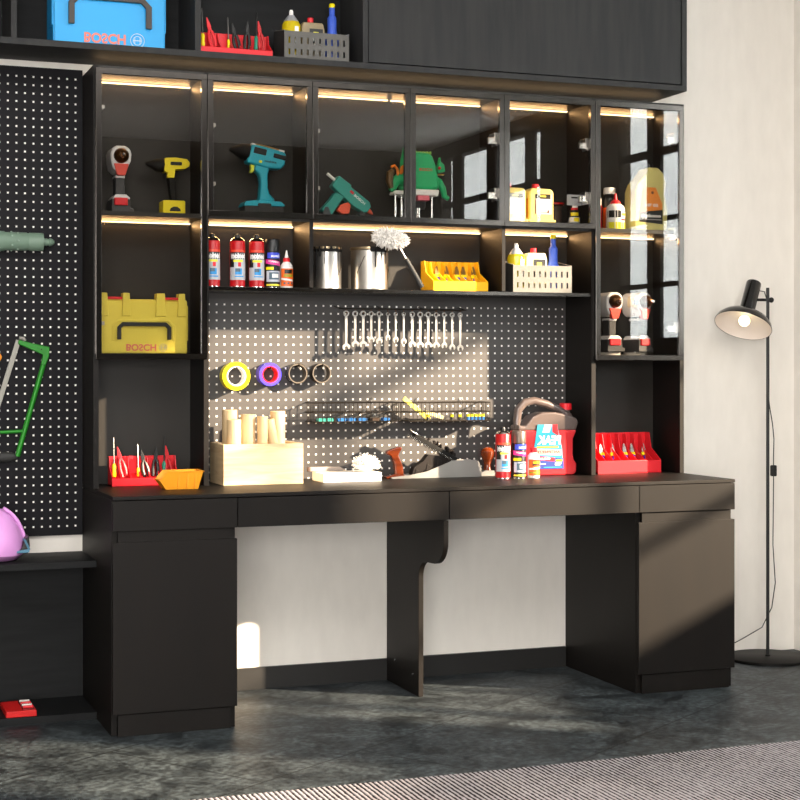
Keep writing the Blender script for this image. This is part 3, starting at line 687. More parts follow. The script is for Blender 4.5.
def jerry_can(t):
    MB().prism([(-.048, .0), (.048, .0), (.048, .118), (.040, .130), (-.034, .132), (-.048, .122)], -.03, .03).build('body', mat('honey_plastic', 'f0e08a', .3), t, bevel=.006)
    MB().box(-.052, .054, -.034, .034, 0, .026).build('base_step', mat('honey_plastic', 'f0e08a', .3), t, bevel=.002)
    MB().lathe([(0, .130), (.013, .130), (.013, .146), (.011, .148), (0, .148)], 18, cx=-.012).build('cap', red_p, t)
    l = MB().use(white_p).box(-.026, .038, -.0312, -.0302, .044, .112)
    l.use(black_p).box(-.026, .034, -.0316, -.0310, .096, .112); l.use(MC['label_yellow']).box(-.008, .016, -.0320, -.0314, .102, .107)
    l.use(mat('label_maroon', '6a2a24', .5)).box(-.026, -.022, -.0316, -.0310, .044, .094).box(.022, .028, -.0316, -.0310, .048, .058).box(-.02, .024, -.0316, -.0310, .078, .0795).box(-.02, .028, -.0316, -.0310, .050, .052)
    l.build('label', None, t, smooth=False)
    MB().box(-.0486, -.0476, -.018, .016, .034, .098).build('level_window', mat('amber', 'd88a10', .3), t)
    return t

# ================================================================== THINGS
def lo(c, n): return n
# --- overhead bays
t = thing('toolbox', 'blue plastic toolbox with a black handle in the overhead bay', 'toolbox', (.060, -.20, OZ+.022))
toolbox(t, .375, .30, .15, mat('toolbox_blue', '1b9fe0', .38), mat('handle_brown_black', '3a332e', .45), mat('logo_salmon', 'e8806a', .5), white_p, True)
TR = [('s', .014, .115, .045, yel_p, 0), ('p', .050, .105, .0, red_p, -.22), ('s2', .098, .10, .03, yel_p, 0), ('p', .128, .09, 0, black_p, -.2), ('p', .158, .10, 0, black_p, .05), ('s', .188, .12, .05, mat('handle_green', '0f7a62', .4), .05), ('p', .210, .105, 0, red_d, -.12)]
def tool_rack(t, W, H, Dp, m, where):
    rack(t, W, H, Dp, m, 7, .27)
    base = t.location; gp = 'hand tools in the red rack '+where
    first = {}
    for i, (k, x, L, hl, mm, tilt) in enumerate(TR):
        nm = {'s': 'screwdriver', 's2': 'screwdriver', 'p': 'pliers'}[k]
        word = {0: 'yellow-handled screwdriver', 1: 'bright red pliers', 2: 'short screwdriver with black and yellow handle', 3: 'slim black pliers', 4: 'black pliers with dark red tip', 5: 'green-handled screwdriver with a dark tall shaft', 6: 'dark red pliers'}[i]
        q = thing(nm, word+' upright in the red rack '+where, nm, (base.x-W/2+x*W/.235, base.y+Dp*.45, base.z+.024+H*.06), 0, gp, rot=(-.12, tilt, 0))
        if k == 's': screwdriver(q, L+.02, hl, mm, .0075, MC['shaft_steel'] if i == 0 else black_p)
        elif k == 's2': screwdriver(q, L+.01, hl, mm, .0055)
        else: pliers(q, L, mm, mm if i in (1, 6) else black_p)
t = thing('tool_rack', 'red plastic tool rack in the overhead bay beside the slotted basket', 'rack', (.488, -.235, OZ+.0225)); tool_rack(t, .252, .085, .075, red_p, 'in the overhead bay')
t = thing('slotted_basket', 'dark grey slotted metal basket in the overhead bay', 'basket', (.774, -.235, OZ+.0225)); slot_basket(t, .236, .098, .13, mat('charcoal_metal', '565450', .5, .2))
bz = OZ+.0255
ob = thing('oil_bottle', 'amber oil bottle with pale cap in the overhead slotted basket', 'bottle', (.700, -.17, bz)); oil_bottle(ob); ob.scale = (1.15, 1.15, 1.5)
sc = thing('fluid_can', 'tan can with red cap in the overhead slotted basket', 'can', (.775, -.17, bz)); small_can(sc, .085, .108, mat('tan_plastic', '8c7c5e', .45)); sc.scale = (1, 1, 1.3)
fb = thing('funnel_bottle', 'blue tapered bottle with yellow cap in the overhead slotted basket', 'bottle', (.852, -.165, bz-.002)); funnel_bottle(fb); fb.scale = (1, 1, 1.12)
# --- column 1
t = thing('impact_driver', 'white and red cordless driver on the top shelf beside the yellow drill', 'drill', (.103, -.12, 1.6755)); impact_driver(t)
idr = t
t = thing('cordless_drill', 'small yellow and black cordless drill behind the first glass door', 'drill', (.277, -.12, 1.6755)); drill_side(t, yel_p, mat('drill_black', '0d0b0a', .6, spec=.25))
t = thing('toolbox', 'pale yellow toolbox with black handle and red latch tabs behind glass', 'toolbox', (.176, -.19, 1.1985))
toolbox(t, .30, .205, .15, mat('toolbox_yellow', 'e2cf4e', .42), mat('handle_black', '24262a', .4), mat('logo_rose', 'd86a60', .5), mat('emblem_grey', 'b8b4a0', .5), False)
# --- column 2
t = thing('cordless_drill', 'teal cordless drill with black battery behind the second glass door', 'drill', (.605, -.12, 1.6745)); t.scale = (1.03, 1, 1.03); drill_side(t, teal, mat('drill_black', '0d0b0a', .6, spec=.25), style='teal')
t = thing('glue_gun', 'teal hot glue gun with orange trigger on its stand', 'glue gun', (.925, -.12, 1.6745)); glue_gun(t)
t = thing('plunge_router', 'green plunge router with white band and side handles', 'router', (1.196, -.115, 1.6745)); router(t)
# --- column 5
t = thing('jerry_can', 'pale yellow can with red cap beside the grey label card', 'can', (1.669, -.145, 1.6745)); jerry_can(t); t.scale = (1.04, 1, 1.1)
dup(t, (1.556, -.145, 1.6745), 'pale yellow can with red cap next to the cabinet divider', group=None)
t = thing('spool', 'dark wire spool with red flanges behind the yellow can', 'spool', (1.770, -.075, 1.6745))
MB().lathe([(0, .008), (.026, .008), (.030, .02), (.026, .04), (.031, .055), (.027, .075), (.03, .09), (0, .096)], 20).build('wound_wire', mat('spool_brown', '4a3a34', .6), t)
for z in (0, .096): MB().lathe([(0, z), (.037, z), (.037, z+.007), (0, z+.007)], 24).build('flange', red_d, t)
t = thing('glue_tube', 'small glue tubes on a grey hanging card', 'glue', (1.812, -.155, 1.6745))
MB().prism(rounded(-.030, .030, .088, .128, .003), -.004, -.001).build('card', mat('card_grey', 'b8bcc2', .6), t); MB().box(-.013, .013, -.006, -.0042, .114, .120).build('hang_slot', black_p, t)
MB().lathe([(0, 0), (.020, 0), (.022, .03), (.020, .04), (0, .04)], 18).build('pot', mat('pot_slate', '8a94a4', .5), t)
l = MB(); patch_round(l, .0225, -1.3, 1.2, .024, .042, white_p); patch_round(l, .0228, -.5, .6, .026, .040, yel_p); l.build('pot_label', None, t)
MB().lathe([(0, .04), (.017, .042), (.017, .068), (.010, .074), (.014, .078), (.012, .086), (0, .088)], 16).build('tube', black_p, t)
l = MB(); patch_round(l, .0175, -1.2, 1.2, .048, .060, yel_p); patch_round(l, .0155, -1.2, 1.2, .070, .078, red_p); patch_round(l, .0150, -.9, .9, .078, .086, white_p); l.build('tube_label', None, t)
# --- column 6
t = thing('spray_can', 'red can with white top at the panel behind the sixth glass door', 'can', (1.938, -.10, 1.6755))
MB().lathe([(0, 0), (.020, 0), (.021, .004), (.021, .09), (.018, .096), (0, .096)], 20).build('body', red_d, t)
MB().lathe([(0, .096), (.017, .096), (.017, .122), (.011, .130), (0, .130)], 18).build('cap', white_p, t)
t = thing('bottle', 'black bottle with white screw cap behind the red-nozzle glue', 'bottle', (2.000, -.085, 1.6755))
MB().lathe([(0, 0), (.027, 0), (.029, .005), (.029, .12), (.024, .138), (.019, .142), (.019, .146)], 22).build('body', black_p, t)
MB().lathe([(0, .143), (.023, .143), (.023, .164), (.020, .168), (0, .168)], 22).build('cap', white_p, t)
l = MB(); patch_round(l, .0293, -1.5, -.9, .0, .09, mat('label_orange', 'e8641e', .45)); l.build('label', None, t)
t = thing('glue_bottle', 'white and yellow glue bottle with a red nozzle behind glass', 'bottle', (1.988, -.155, 1.6755))
MB().lathe([(0, 0), (.034, 0), (.036, .004), (.036, .078), (.033, .088), (.022, .098), (.019, .099)], 24).build('body', white_p, t)
MB().lathe([(0, .097), (.022, .097), (.018, .108), (.008, .114), (.004, .138), (0, .14)], 18).build('nozzle', red_p, t)
l = MB(); patch_round(l, .0364, -1.45, 1.45, .002, .028, mat('label_lemon', 'e6dc20', .45)); patch_round(l, .0364, -1.45, 1.45, .045, .072, black_p)
patch_round(l, .0368, .15, 1.1, .046, .068, white_p); patch_round(l, .0370, .2, 1.0, .052, .062, MC['label_lemon']); patch_round(l, .0369, .15, .8, .034, .041, red_p); l.build('label', None, t)
t = thing('oil_jug', 'large pale yellow oil jug with orange and black label', 'jug', (2.134, -.13, 1.6755))
ol = mat('jug_olive', 'cfc678', .35)
jb = MB().prism([(-.062, 0), (.060, 0), (.070, .01), (.072, .09), (.058, .15), (.066, .185), (.054, .222), (.030, .243), (-.010, .243), (-.020, .225), (-.060, .180), (-.072, .150), (-.072, .01)], -.042, .042)
jb.build('body', ol, t, bevel=.014, segs=4)
MB().tube([(.050, 0, .225), (.080, 0, .19), (.066, 0, .13)], [.010, .009, .010], 12).build('side_handle', ol, t)
MB().lathe([(0, .240), (.020, .240), (.020, .258), (0, .258)], 20, cx=.008).build('cap', black_p, t)
l = MB().use(mat('label_orange_deep', 'e88a28', .45)).prism([(-.050, .070), (.046, .070), (.046, .105), (.018, .166), (-.034, .166)], -.0432, -.0422)
l.use(black_p).prism([(-.052, .034), (.048, .026), (.048, .082), (-.052, .070)], -.0438, -.0434)
text_flat(l, 'mpbooo', -.002, -.0444, .056, .084, .017, white_p, 1, 1, .05); text_flat(l, 'MF 02', .000, -.0442, .098, .056, .012, white_p)
l.use(white_p).box(-.030, .042, -.0444, -.0440, .042, .0435); l.use(mat('dot_brown', '7a4a20', .5)).lathe([(0, 0), (.006, 0)], 14, M=Matrix.Translation((.004, -.0436, .146)) @ Matrix.Rotation(PI/2, 4, 'X'))
l.build('label', None, t)
# lower shelf of column 6
a = dup(idr, (1.978, -.12, 1.2125), 'white and red cordless driver next to the panel, lower right cabinet')
b = thing('impact_driver', 'white and red cordless driver with a blue display, lower right cabinet', 'drill', (2.094, -.125, 1.2125), .22); impact_driver(b, 0, True)
GR = 'grinding discs under the drivers'
for (x, y, r, lab) in ((2.0, -.115, .068, 'thin grey grinding disc under the driver nearest the panel'), (2.098, -.115, .0, 'x')):
    if r:
        t = thing('grinding_disc', lab, 'disc', (x-.02, y, 1.1985), 0, GR)
        MB().lathe([(.010, 0), (.045, 0), (.045, .012), (.010, .0125), (.010, 0)], 36).build('disc', mat('disc_grey', 'a49e96', .6), t)
        MB().lathe([(.006, .0), (.012, 0), (.012, .0135), (.006, .0135), (.006, 0)], 20).build('hub_ring', chrome, t)
t2 = dup(t, (2.096, -.115, 1.1985), 'thin grey grinding disc under the driver with the display')

# --- long open shelf
SZ = 1.4305
fc = thing('foam_can', 'red dispensing foam can beside the left column, first of three', 'can', (.427, -.13, SZ), 0, 'red foam cans on the long shelf'); foam_can(fc)
dup(fc, (.514, -.14, SZ), 'red dispensing foam can in the middle of three on the shelf')
dup(fc, (.583, -.14, SZ), 'red dispensing foam can next to the black spray can on the shelf')
mc = thing('spray_can', 'black spray can with pink and blue sleeve on the long shelf', 'can', (.640, -.14, SZ)); multi_can(mc, mat('cap_black', '1a1a1c', .35))
gb = thing('glue_bottle', 'white glue bottle with orange label on the long shelf', 'bottle', (.692, -.14, SZ)); glue_bottle(gb)
t = thing('paint_tin', 'silver paint tin with heavy black drips next to the divider', 'tin', (.845, -.125, SZ)); paint_tin(t, .052, .150, 0)
t = thing('paint_tin', 'silver paint tin with a bright rim under the white duster', 'tin', (1.005, -.13, SZ)); paint_tin(t, .067, .152, 1)
# duster
du = thing('duster', 'fluffy white duster with a black handle leaning on the paint tin', 'duster', (1.148, -.190, SZ))
A = Vector((.028, -.02, .010)); Bp = Vector((-.062, -.022, .158)); dv = (Bp-A).normalized()
MB().tube([A, A+dv*.02, A+dv*.12], [.010, .011, .008], 12).build('handle', rubber, du)
MB().tube([A+dv*.10, Bp], .003, 8).build('stem', chrome, du)
fl = MB(); ctr = Vector((-.096, -.028, .181)); ax = Vector((-1, 0, .12)).normalized()
import random as _r
rr = _r.Random(3)
for i in range(520):
    u = rr.uniform(-1, 1); th = rr.uniform(0, 2*PI); q = Vector((u, math.sqrt(1-u*u)*math.cos(th), math.sqrt(1-u*u)*math.sin(th)))
    p = ctr+Vector((q.x*.062, q.y*.038, q.z*.030-.12*q.x*.05)); d = Vector((q.x*.6, q.y, q.z)).normalized()
    w_ = Vector((rr.uniform(-1, 1), rr.uniform(-1, 1), rr.uniform(-1, 1)))*.004
    fl.tube([p-d*.012, p+w_, p+d*rr.uniform(.004, .010)+w_*1.5], [.0030, .0032, .0012], 5)
fl.ball(ctr, .001, 14, (55, 33, 26))
fl.build('microfibre_head', mat('duster_white', 'e4e0da', .9), du)
# yellow rack on the shelf
def plier_rack(t, W, H, Dp, m, where, jaw):
    rack(t, W, H, Dp, m, 8, .32)
    base = t.location; gp = 'small snips in the '+where
    names = ['nearest its open left end', 'second along', 'third along', 'fourth along', 'last along']
    first = None
    for i, fx in enumerate((.19, .37, .56, .68, .87)):
        lab = 'yellow and blue snips in the '+where+', '+('leftmost of five', 'second of five from its left', 'middle of five', 'fourth of five from its left', 'rightmost of five')[i]
        p = (base.x-W/2+W*fx, base.y+Dp*.50, base.z+H*.30)
        if first is None:
            first = thing('snips', lab, 'snips', p, 0, gp, rot=(-.45, .12, 0)); cutter_pliers(first, jaw)
        else: dup(first, p, lab)
t = thing('tool_rack', 'bright yellow plastic rack of snips on the long shelf', 'rack', (1.345, -.17, SZ)); plier_rack(t, .216, .115, .125, yel_rack, 'yellow rack', mat('jaw_brown', '8a6a3a', .4, .5))
t = thing('slotted_basket', 'light grey slotted metal basket on the long shelf', 'basket', (1.663, -.195, SZ)); slot_basket(t, .240, .100, .13, grey_metal)
bz = SZ+.003
dup(ob, (1.578, -.145, bz), 'yellow oil bottle with white cap in the light grey basket')
sc2 = thing('fluid_can', 'cream can with red cap in the light grey basket', 'can', (1.656, -.14, bz)); small_can(sc2, .085, .108); sc2.scale = (1, 1, 1.35)
dup(fb, (1.738, -.13, bz-.001), 'blue tapered bottle with yellow cap in the light grey basket')

# --- pegboard: wrenches
wx = [.9347, .9691, .9998, 1.0306, 1.0615, 1.0948, 1.1256, 1.1569, 1.1903, 1.2218, 1.2534, 1.2852, 1.3171, 1.3491, 1.3812]
wz = [1.222, 1.232, 1.232, 1.248, 1.244, 1.256, 1.249, 1.243, 1.232, 1.230, 1.230, 1.230, 1.229, 1.222, 1.220]
YW = -.075
hk = thing('wrench_rail', 'dark wire rail of hooks holding the wrenches on the pegboard', 'hook rail', (0, 0, 0))
MB().tube([(.905, YW-.004, 1.3655), (1.405, YW-.004, 1.3655)], .0022, 8).build('rail', wire_m, hk)
for x in (.91, 1.075, 1.24, 1.40): MB().tube([(x, -.0125, 1.377), (x, YW-.004, 1.3655)], .0022, 6).build('arm', wire_m, hk)
for x in wx: MB().tube([(x, YW-.004, 1.3650), (x, YW-.001, 1.3600), (x, YW-.001, 1.3515), (x, YW-.008, 1.349), (x, YW-.012, 1.353)], .0016, 6).build('hook', mat('hook_bronze', '6a4428', .4, .6), hk)
def wrench(L, wd):
    m = MB(); h = wd/2
    m.prism([(-h, -.006), (h, -.006), (h*.85, -L+.016), (-h*.85, -L+.016)], -.0022, .0022)
    # ring end
    n = 16; ro, ri = wd*1.15, wd*.62
    A = [(ro*math.cos(2*PI*i/n), ro*math.sin(2*PI*i/n)) for i in range(n)]; B_ = [(ri*math.cos(2*PI*i/n), ri*math.sin(2*PI*i/n)) for i in range(n)]
    for i in range(n):
        j = (i+1) % n; m.prism([A[i], A[j], B_[j], B_[i]], -.003, .003)
    # open jaw
    J = wd*1.55
    m.prism([(-h*.85, -L+.018), (h*.85, -L+.018), (J*.95, -L+.010), (J, -L+.003), (J*.75, -L-.004), (J*.5, -L-.002), (J*.42, -L+.005), (0, -L+.008), (-J*.38, -L+.004), (-J*.35, -L-.005), (-J*.62, -L-.006), (-J*.95, -L+.001), (-J*.95, -L+.009)], -.0026, .0026)
    return m
widths = [.0095, .0095, .0100, .0085, .0085, .0060, .0065, .0068, .0095, .0095, .0095, .0080, .0075, .0082, .0082]
ordw = ['first from the tape rolls', 'second from the tape rolls', 'third from the tape rolls', 'fourth from the tape rolls', 'fifth from the tape rolls', 'sixth from the tape rolls, the shortest', 'seventh from the tape rolls', 'middle one of fifteen', 'seventh from the bare end', 'sixth from the bare end', 'fifth from the bare end', 'fourth from the bare end', 'third from the bare end', 'second from the bare end', 'last at the bare end']
for i, x in enumerate(wx):
    zt = 1.3475; L = zt-wz[i]
    o = wrench(L, widths[i]).build('wrench', bright_steel, None, loc=(x, YW-.001, zt), bevel=.0006)
    tag(o, 'steel combination wrench in the hanging row, '+ordw[i], 'wrench', 'wrenches hanging on the pegboard')

# --- tapes
def ring(ro, ri, y0, y1, seg=40): return [(ri, y0), (ro, y0), (ro, y1), (ri, y1), (ri, y0)]
def tape(name, lab, x, z, ro, ri, col, core, L=.048, y=-.014):
    t = thing(name, lab, 'tape', (x, y, z), 0, 'tape rolls on the pegboard')
    RX = Matrix.Rotation(PI/2, 4, 'X')
    MB().lathe(ring(ro, ri+.004, .006, L), 40, M=RX).build('wound_tape', col, t)
    MB().lathe(ring(ri+.004, ri, .004, L+.001), 40, M=RX).build('core', core, t)
    return t
yt = mat('tape_yellow', 'f4e410', .35); vt = mat('tape_violet', '4a3ce8', .35); ct = mat('tape_clear_brown', '2e2820', .2, coat=.4)
HKZ = []
for (nm, lab, px, pz, ro, ri, c1, c2, L) in (
    ('tape_roll', 'yellow tape roll with a white core on the pegboard', .530, 1.122, .050, .031, yt, white_p, .052),
    ('tape_roll', 'violet tape roll with a red core on the pegboard', .654, 1.128, .041, .026, vt, red_p, .052),
    ('tape_roll', 'clear brown tape roll next to the violet roll', .758, 1.131, .037, .031, ct, mat('tape_core', '5a5248', .5), .046),
    ('tape_roll', 'clear brown tape roll farthest from the yellow roll', .848, 1.132, .035, .031, ct, MC['tape_core'], .046)):
    tape(nm, lab, px, pz, ro, ri, c1, c2, L)
    hz = pz+ri
    h = MB().tube([(px, -.0125, hz-.006), (px, -.070, hz-.004), (px, -.074, hz+.002)], .003, 8).build('tape_hook', wire_m)
    tag(h, 'dark pegboard hook carrying the '+lab.split(' next')[0].split(' on the')[0].split(' farthest')[0]+(' nearest the wrenches' if 'farthest' in lab else ''), 'hook', 'hooks under the tape rolls')

# --- wire baskets
def wire_basket(t, W, H, Dp):
    h = W/2; f = MB()
    for z in (0, H*.5, H): f.tube([(-h, -Dp, z), (h, -Dp, z), (h, 0, z), (-h, 0, z)], .0024, 6, closed=True)
    n = 20
    for i in range(n+1):
        x = -h+W*i/n; f.tube([(x, -Dp, H), (x, -Dp, 0), (x, 0, 0)], .0016, 5)
    for i in range(1, 5):
        y = -Dp*i/5
        for x in (-h, h): f.tube([(x, y, H), (x, y, 0)], .0013, 5)
        f.tube([(-h, y, 0), (h, y, 0)], .0008, 5)
    f.build('wire_mesh', wire_m, t)
    r = MB()
    for x in (-h*.55, h*.55): r.tube([(x, 0, H*.9), (x, .004, H+.012), (x, -.004, H+.016), (x, -.010, H+.006)], .0018, 6)
    r.build('mounting_hooks', chrome, t)
    MB().box(-h, h, -Dp, 0, -.002, .0).build('floor_sheet', mat('sheet_dark', '2a2624', .6), t)
GB = 'wire baskets on the pegboard'
t = thing('wire_basket', 'dark wire basket holding teal and blue bits, nearer the tapes', 'basket', (.966, -.0135, .958), 0, GB); wire_basket(t, .330, .068, .10)
t = thing('wire_basket', 'dark wire basket holding a folding rule and small bottles', 'basket', (1.325, -.0135, .956), 0, GB); wire_basket(t, .322, .068, .10)
# contents
r2 = _r.Random(11)
for i, (x, w_, c, nm) in enumerate(((.835, .028, mat('wrap_aqua', '4ab8a0', .4), 'aqua'), (.868, .022, MC['wrap_aqua'], 'aqua'), (.91, .030, mat('wrap_blue', '2a6aa8', .4), 'blue'), (.95, .030, MC['wrap_blue'], 'blue'), (.99, .032, MC['wrap_blue'], 'blue'), (1.04, .026, mat('wrap_brown', '5a4432', .5), 'brown'), (1.08, .026, MC['wrap_blue'], 'blue'))):
    o = MB().prism(rounded(-w_/2, w_/2, 0, .012, .003), -.014, .014).build('bit_packet', c, None, loc=(x, -.09+.004*(i % 2), .9585), bevel=.001)
    tag(o, 'small '+nm+' packet lying in the wire basket nearer the tapes, number %d from its outer end' % (i+1) if False else 'small '+nm+' packet in the wire basket, '+('at the outer end', 'next to the end one', 'third in', 'at the middle', 'past the middle', 'near the far end', 'at the far end')[i], 'packet', 'packets in the wire basket')
for i, x in enumerate((.90, .97, 1.02, 1.07)):
    t = thing('hand_tool', 'dark gripped tool lying in the wire basket, '+('outermost of four', 'second of four', 'third of four', 'innermost of four')[i], 'tool', (x, -.045, .9585), 0, 'dark tools in the wire basket')
    MB().tube([(-.035, 0, .006), (-.01, 0, .012), (.02, 0, .024), (.045, 0, .036+.004*(i % 2))], [.006, .007, .006, .003], 8).build('grip', rubber, t)
    MB().tube([(.04, 0, .034), (.055, 0, .038)], .002, 6).build('tip', chrome, t)
t = thing('folding_rule', 'yellow rule leaning out of the wire basket', 'rule', (1.235, -.06, .960))
q = MB(); q.box(-.008, .008, -.004, .004, 0, .13, M=Matrix.Translation((.03, 0, 0)) @ Matrix.Rotation(math.radians(-52), 4, 'Y')); q.build('first_blade', mat('rule_yellow', 'e0d060', .45), t, bevel=.001)
MB().box(-.007, .007, -.005, .005, 0, .075, M=Matrix.Translation((.085, 0, .006)) @ Matrix.Rotation(math.radians(-72), 4, 'Y')).build('second_blade', mat('rule_cream', 'd8cc98', .45), t, bevel=.001)
for i, x in enumerate((1.245, 1.34, 1.372, 1.405, 1.42, 1.435, 1.450, 1.465)):
    t = thing('tiny_bottle', 'tiny yellow-capped bottle in the rule basket, '+('alone at the left end', 'first after the rule', 'second after the rule', 'third after the rule', 'fourth from the right end', 'third from the right end', 'second from the right end', 'at the right end')[i], 'bottle', (x, -.095, .9585), 0, 'tiny bottles in the wire basket')
    MB().lathe([(0, 0), (.0062, 0), (.0062, .012), (0, .012)], 10).build('body', mat('wrap_blue', '2a6aa8', .4) if i > 2 else rubber, t)
    MB().lathe([(0, .012), (.0066, .012), (.0066, .022), (0, .022)], 10).build('cap', yel_p, t)

# --- bench top
CZ = .7505
t = thing('tool_rack', 'red plastic rack of hand tools on the worktop behind the orange bin', 'rack', (.190, -.155, CZ)); tool_rack(t, .230, .098, .08, red_p, 'on the worktop')
t = thing('parts_bin', 'orange plastic stacking bin on the worktop', 'bin', (.268, -.352, CZ))
W_, H_, D_ = .145, .060, .088
def shell(m, a, b_, z0, z1, th=.002):
    pass
q = MB()
lowp = [(-.056, 0), (.058, 0), (.058, D_), (-.056, D_)]; 
def quad(m, p): m._f([m.bm.verts.new(v) for v in p])
def binwall(m, off):
    x0b, x1b, x0t, x1t = -.048+off, .056-off, -.070+off, .072-off; y0, y1, yt0, yt1 = .006+off, D_-.006-off, off, D_-off
    F = [(x0b, y0, off), (x1b, y0, off), (x1t, yt0, H_), (-.044, yt0, H_), (x0t, yt0+.003, .030)]
    B2 = [(x, (y1 if z < .01 else yt1), z) for x, y, z in F]
    return F, B2
q = MB()
F, B2 = binwall(q, 0)
fv = [q.bm.verts.new(v) for v in F]; bv = [q.bm.verts.new(v) for v in B2]
q._f(fv); q._f(bv[::-1]); q._f([fv[0], fv[1], bv[1], bv[0]]); q._f([fv[1], fv[2], bv[2], bv[1]]); q._f([fv[0], fv[4], bv[4], bv[0]])
bo = q.build('shell', org_p, t, smooth=False); sm = bo.modifiers.new('thick', 'SOLIDIFY'); sm.thickness = .0025; sm.offset = 1
MB().box(-.046, .076, -.003, .0, H_-.004, H_).box(-.046, .076, D_, D_+.003, H_-.004, H_).box(.070, .077, -.003, D_+.003, H_-.004, H_).box(-.075, -.069, 0, D_, .028, .032).build('rim', org_p, t, bevel=.001)
rb = MB()
for x in (-.012, .018, .044): rb.prism([(x, .004), (x+.006, .004), (x+.009, H_-.004), (x+.001, H_-.004)], -.001, .006)
rb.build('ribs', org_p, t, bevel=.001)

t = thing('wooden_box', 'pale pine box on the worktop holding wooden dowels', 'box', (.578, -.25, CZ))
MB().box(-.1415, .1415, 0, .012, 0, .140).box(-.1415, .1415, .178, .190, 0, .140).box(-.1415, -.1295, .012, .178, 0, .140).box(.1295, .1415, .012, .178, 0, .140).box(-.1295, .1295, .012, .178, 0, .012).build('box_walls', wood, t, bevel=.001)
for i, (x, y, r, zt, tx, nm) in enumerate(((.495, -.104, .0262, 1.006, 0, 'tallest, at the corner'), (.485, -.203, .0250, .975, 0, 'in front of the tallest'), (.541, -.180, .0262, .992, 0, 'thick one beside the front one'), (.560, -.105, .021, .990, 0, 'set back, behind the thick middle one'), (.586, -.205, .0185, .985, 0, 'thin and upright in the middle'), (.6535, -.200, .0170, .975, -.20, 'thin, leaning over'), (.668, -.110, .0262, 1.000, 0, 'thick, nearest the white slab'))):
    o = MB().lathe([(0, 0), (r-.001, 0), (r, .001), (r, 1*(zt-.765)-.001), (r-.001, zt-.765), (0, zt-.765)], 24).build('dowel', dowel_m, None, loc=(x, y, .7635+r*abs(math.sin(tx))))
    o.rotation_euler = (0, tx, 0); tag(o, 'pale wooden dowel in the pine box, '+nm, 'dowel', 'dowels in the pine box')
# tray with curls
t = thing('white_block', 'white slab lying on the worktop under the white curls', 'block', (.905, -.236, CZ))
MB().box(-.108, .108, 0, .13, 0, .032).build('slab', mat('bright_white', 'f2efea', .5), t, bevel=.002)
t = thing('carpenter_pencil', 'flat grey carpenter pencil lying on the white slab', 'pencil', (.850, -.13, .7835))
MB().prism([(-.070, 0), (.040, 0), (.062, .004), (.040, .016), (-.070, .016)], -.008, .008).build('barrel', mat('pencil_taupe', '8a8078', .45), t, bevel=.002)
MB().box(-.078, -.070, -.008, .008, 0, .016).build('end', mat('pencil_dark', '4a3a34', .45), t, bevel=.002)
MB().prism([(.0, 0), (.012, 0), (.012, .001), (0, .006)], -.006, .006, M=Matrix.Translation((.052, 0, .001))).build('tip', dowel_m, t)
fl = MB(); rr = _r.Random(5)
for i in range(420):
    u = rr.uniform(-.35, 1); th = rr.uniform(0, 2*PI); s_ = math.sqrt(max(0, 1-u*u)); d = Vector((s_*math.cos(th), s_*math.sin(th), u)); p = Vector((0, 0, .024))
    a = p+Vector((d.x*.036, d.y*.030, d.z*.024)); e = a+d*rr.uniform(.008, .016)+Vector((rr.uniform(-1, 1), rr.uniform(-1, 1), rr.uniform(-1, 1)))*.005
    fl.tube([p+Vector((d.x*.02, d.y*.016, d.z*.012)), a, e], [.004, .0026, .0011], 5)
fl.ball((0, 0, .024), .001, 14, (36, 30, 22))
o = fl.build('wood_shavings', mat('shaving_white', 'eeeae2', .8), None, loc=(.972, -.190, .7835)); tag(o, 'bushy clump of white curls on the white slab', 'shavings', kind='stuff')
# hand plane
t = thing('hand_plane', 'steel hand plane with varnished wooden handles on the worktop', 'plane', (1.262, -.145, CZ))
pl = [(-.176, 0), (.176, 0), (.176, .030), (.165, .056), (.154, .062), (.062, .062), (.020, .046), (-.040, .024), (-.110, .012), (-.176, .006)]
b = MB().prism(pl, 0, .004).prism(pl, .056, .060).box(-.176, .176, .004, .056, 0, .006); b.build('sole', mat('plane_silver', '8a8884', .45, .3), t, bevel=.001)
kn = [(.011, .020), (.016, .022), (.014, .032), (.012, .042), (.018, .060), (.026, .078), (.027, .092), (.020, .102), (.008, .107), (0, .108)]
MB().lathe(kn, 24, cx=.212, cy=.03).build('front_knob', tote_m, t)
MB().box(.160, .235, .012, .050, 0, .008).prism([(.185, .0), (.235, .0), (.235, .020), (.200, .022), (.175, .012)], .014, .046).build('toe', mat('plane_silver', '8a8884', .45, .3), t, bevel=.002)
MB().prism([(-.155, .012), (-.122, .012), (-.126, .045), (-.136, .070), (-.142, .085), (-.135, .098), (-.128, .108), (-.134, .116), (-.152, .112), (-.172, .106), (-.190, .100), (-.186, .088), (-.172, .082), (-.160, .060), (-.156, .035)], .018, .042).build('tote', tote_m, t, bevel=.007, segs=3)
MB().prism([(-.190, .0), (-.120, .004), (-.120, .013), (-.160, .016), (-.192, .008)], .012, .048).build('tote_foot', tote_m, t, bevel=.003)
Mb = Matrix.Translation((.066, .03, .062)) @ Matrix.Rotation(math.radians(29), 4, 'Y')
MB().box(-.195, .02, -.024, .024, -.004, .003, M=Mb).build('blade', chrome, t)
MB().box(-.175, .012, -.022, .022, .0035, .016, M=Mb).build('cap_iron', mat('iron_black', '0c0b0a', .5, spec=.25), t, bevel=.001)
MB().box(-.195, -.13, -.010, .010, .016, .022, M=Mb).build('lever', black_g, t, bevel=.003)
fr = MB().prism([(-.095, .012), (-.02, .034), (.045, .058), (.055, .066), (.030, .078), (-.030, .085), (-.050, .062), (-.085, .040)], .012, .048)
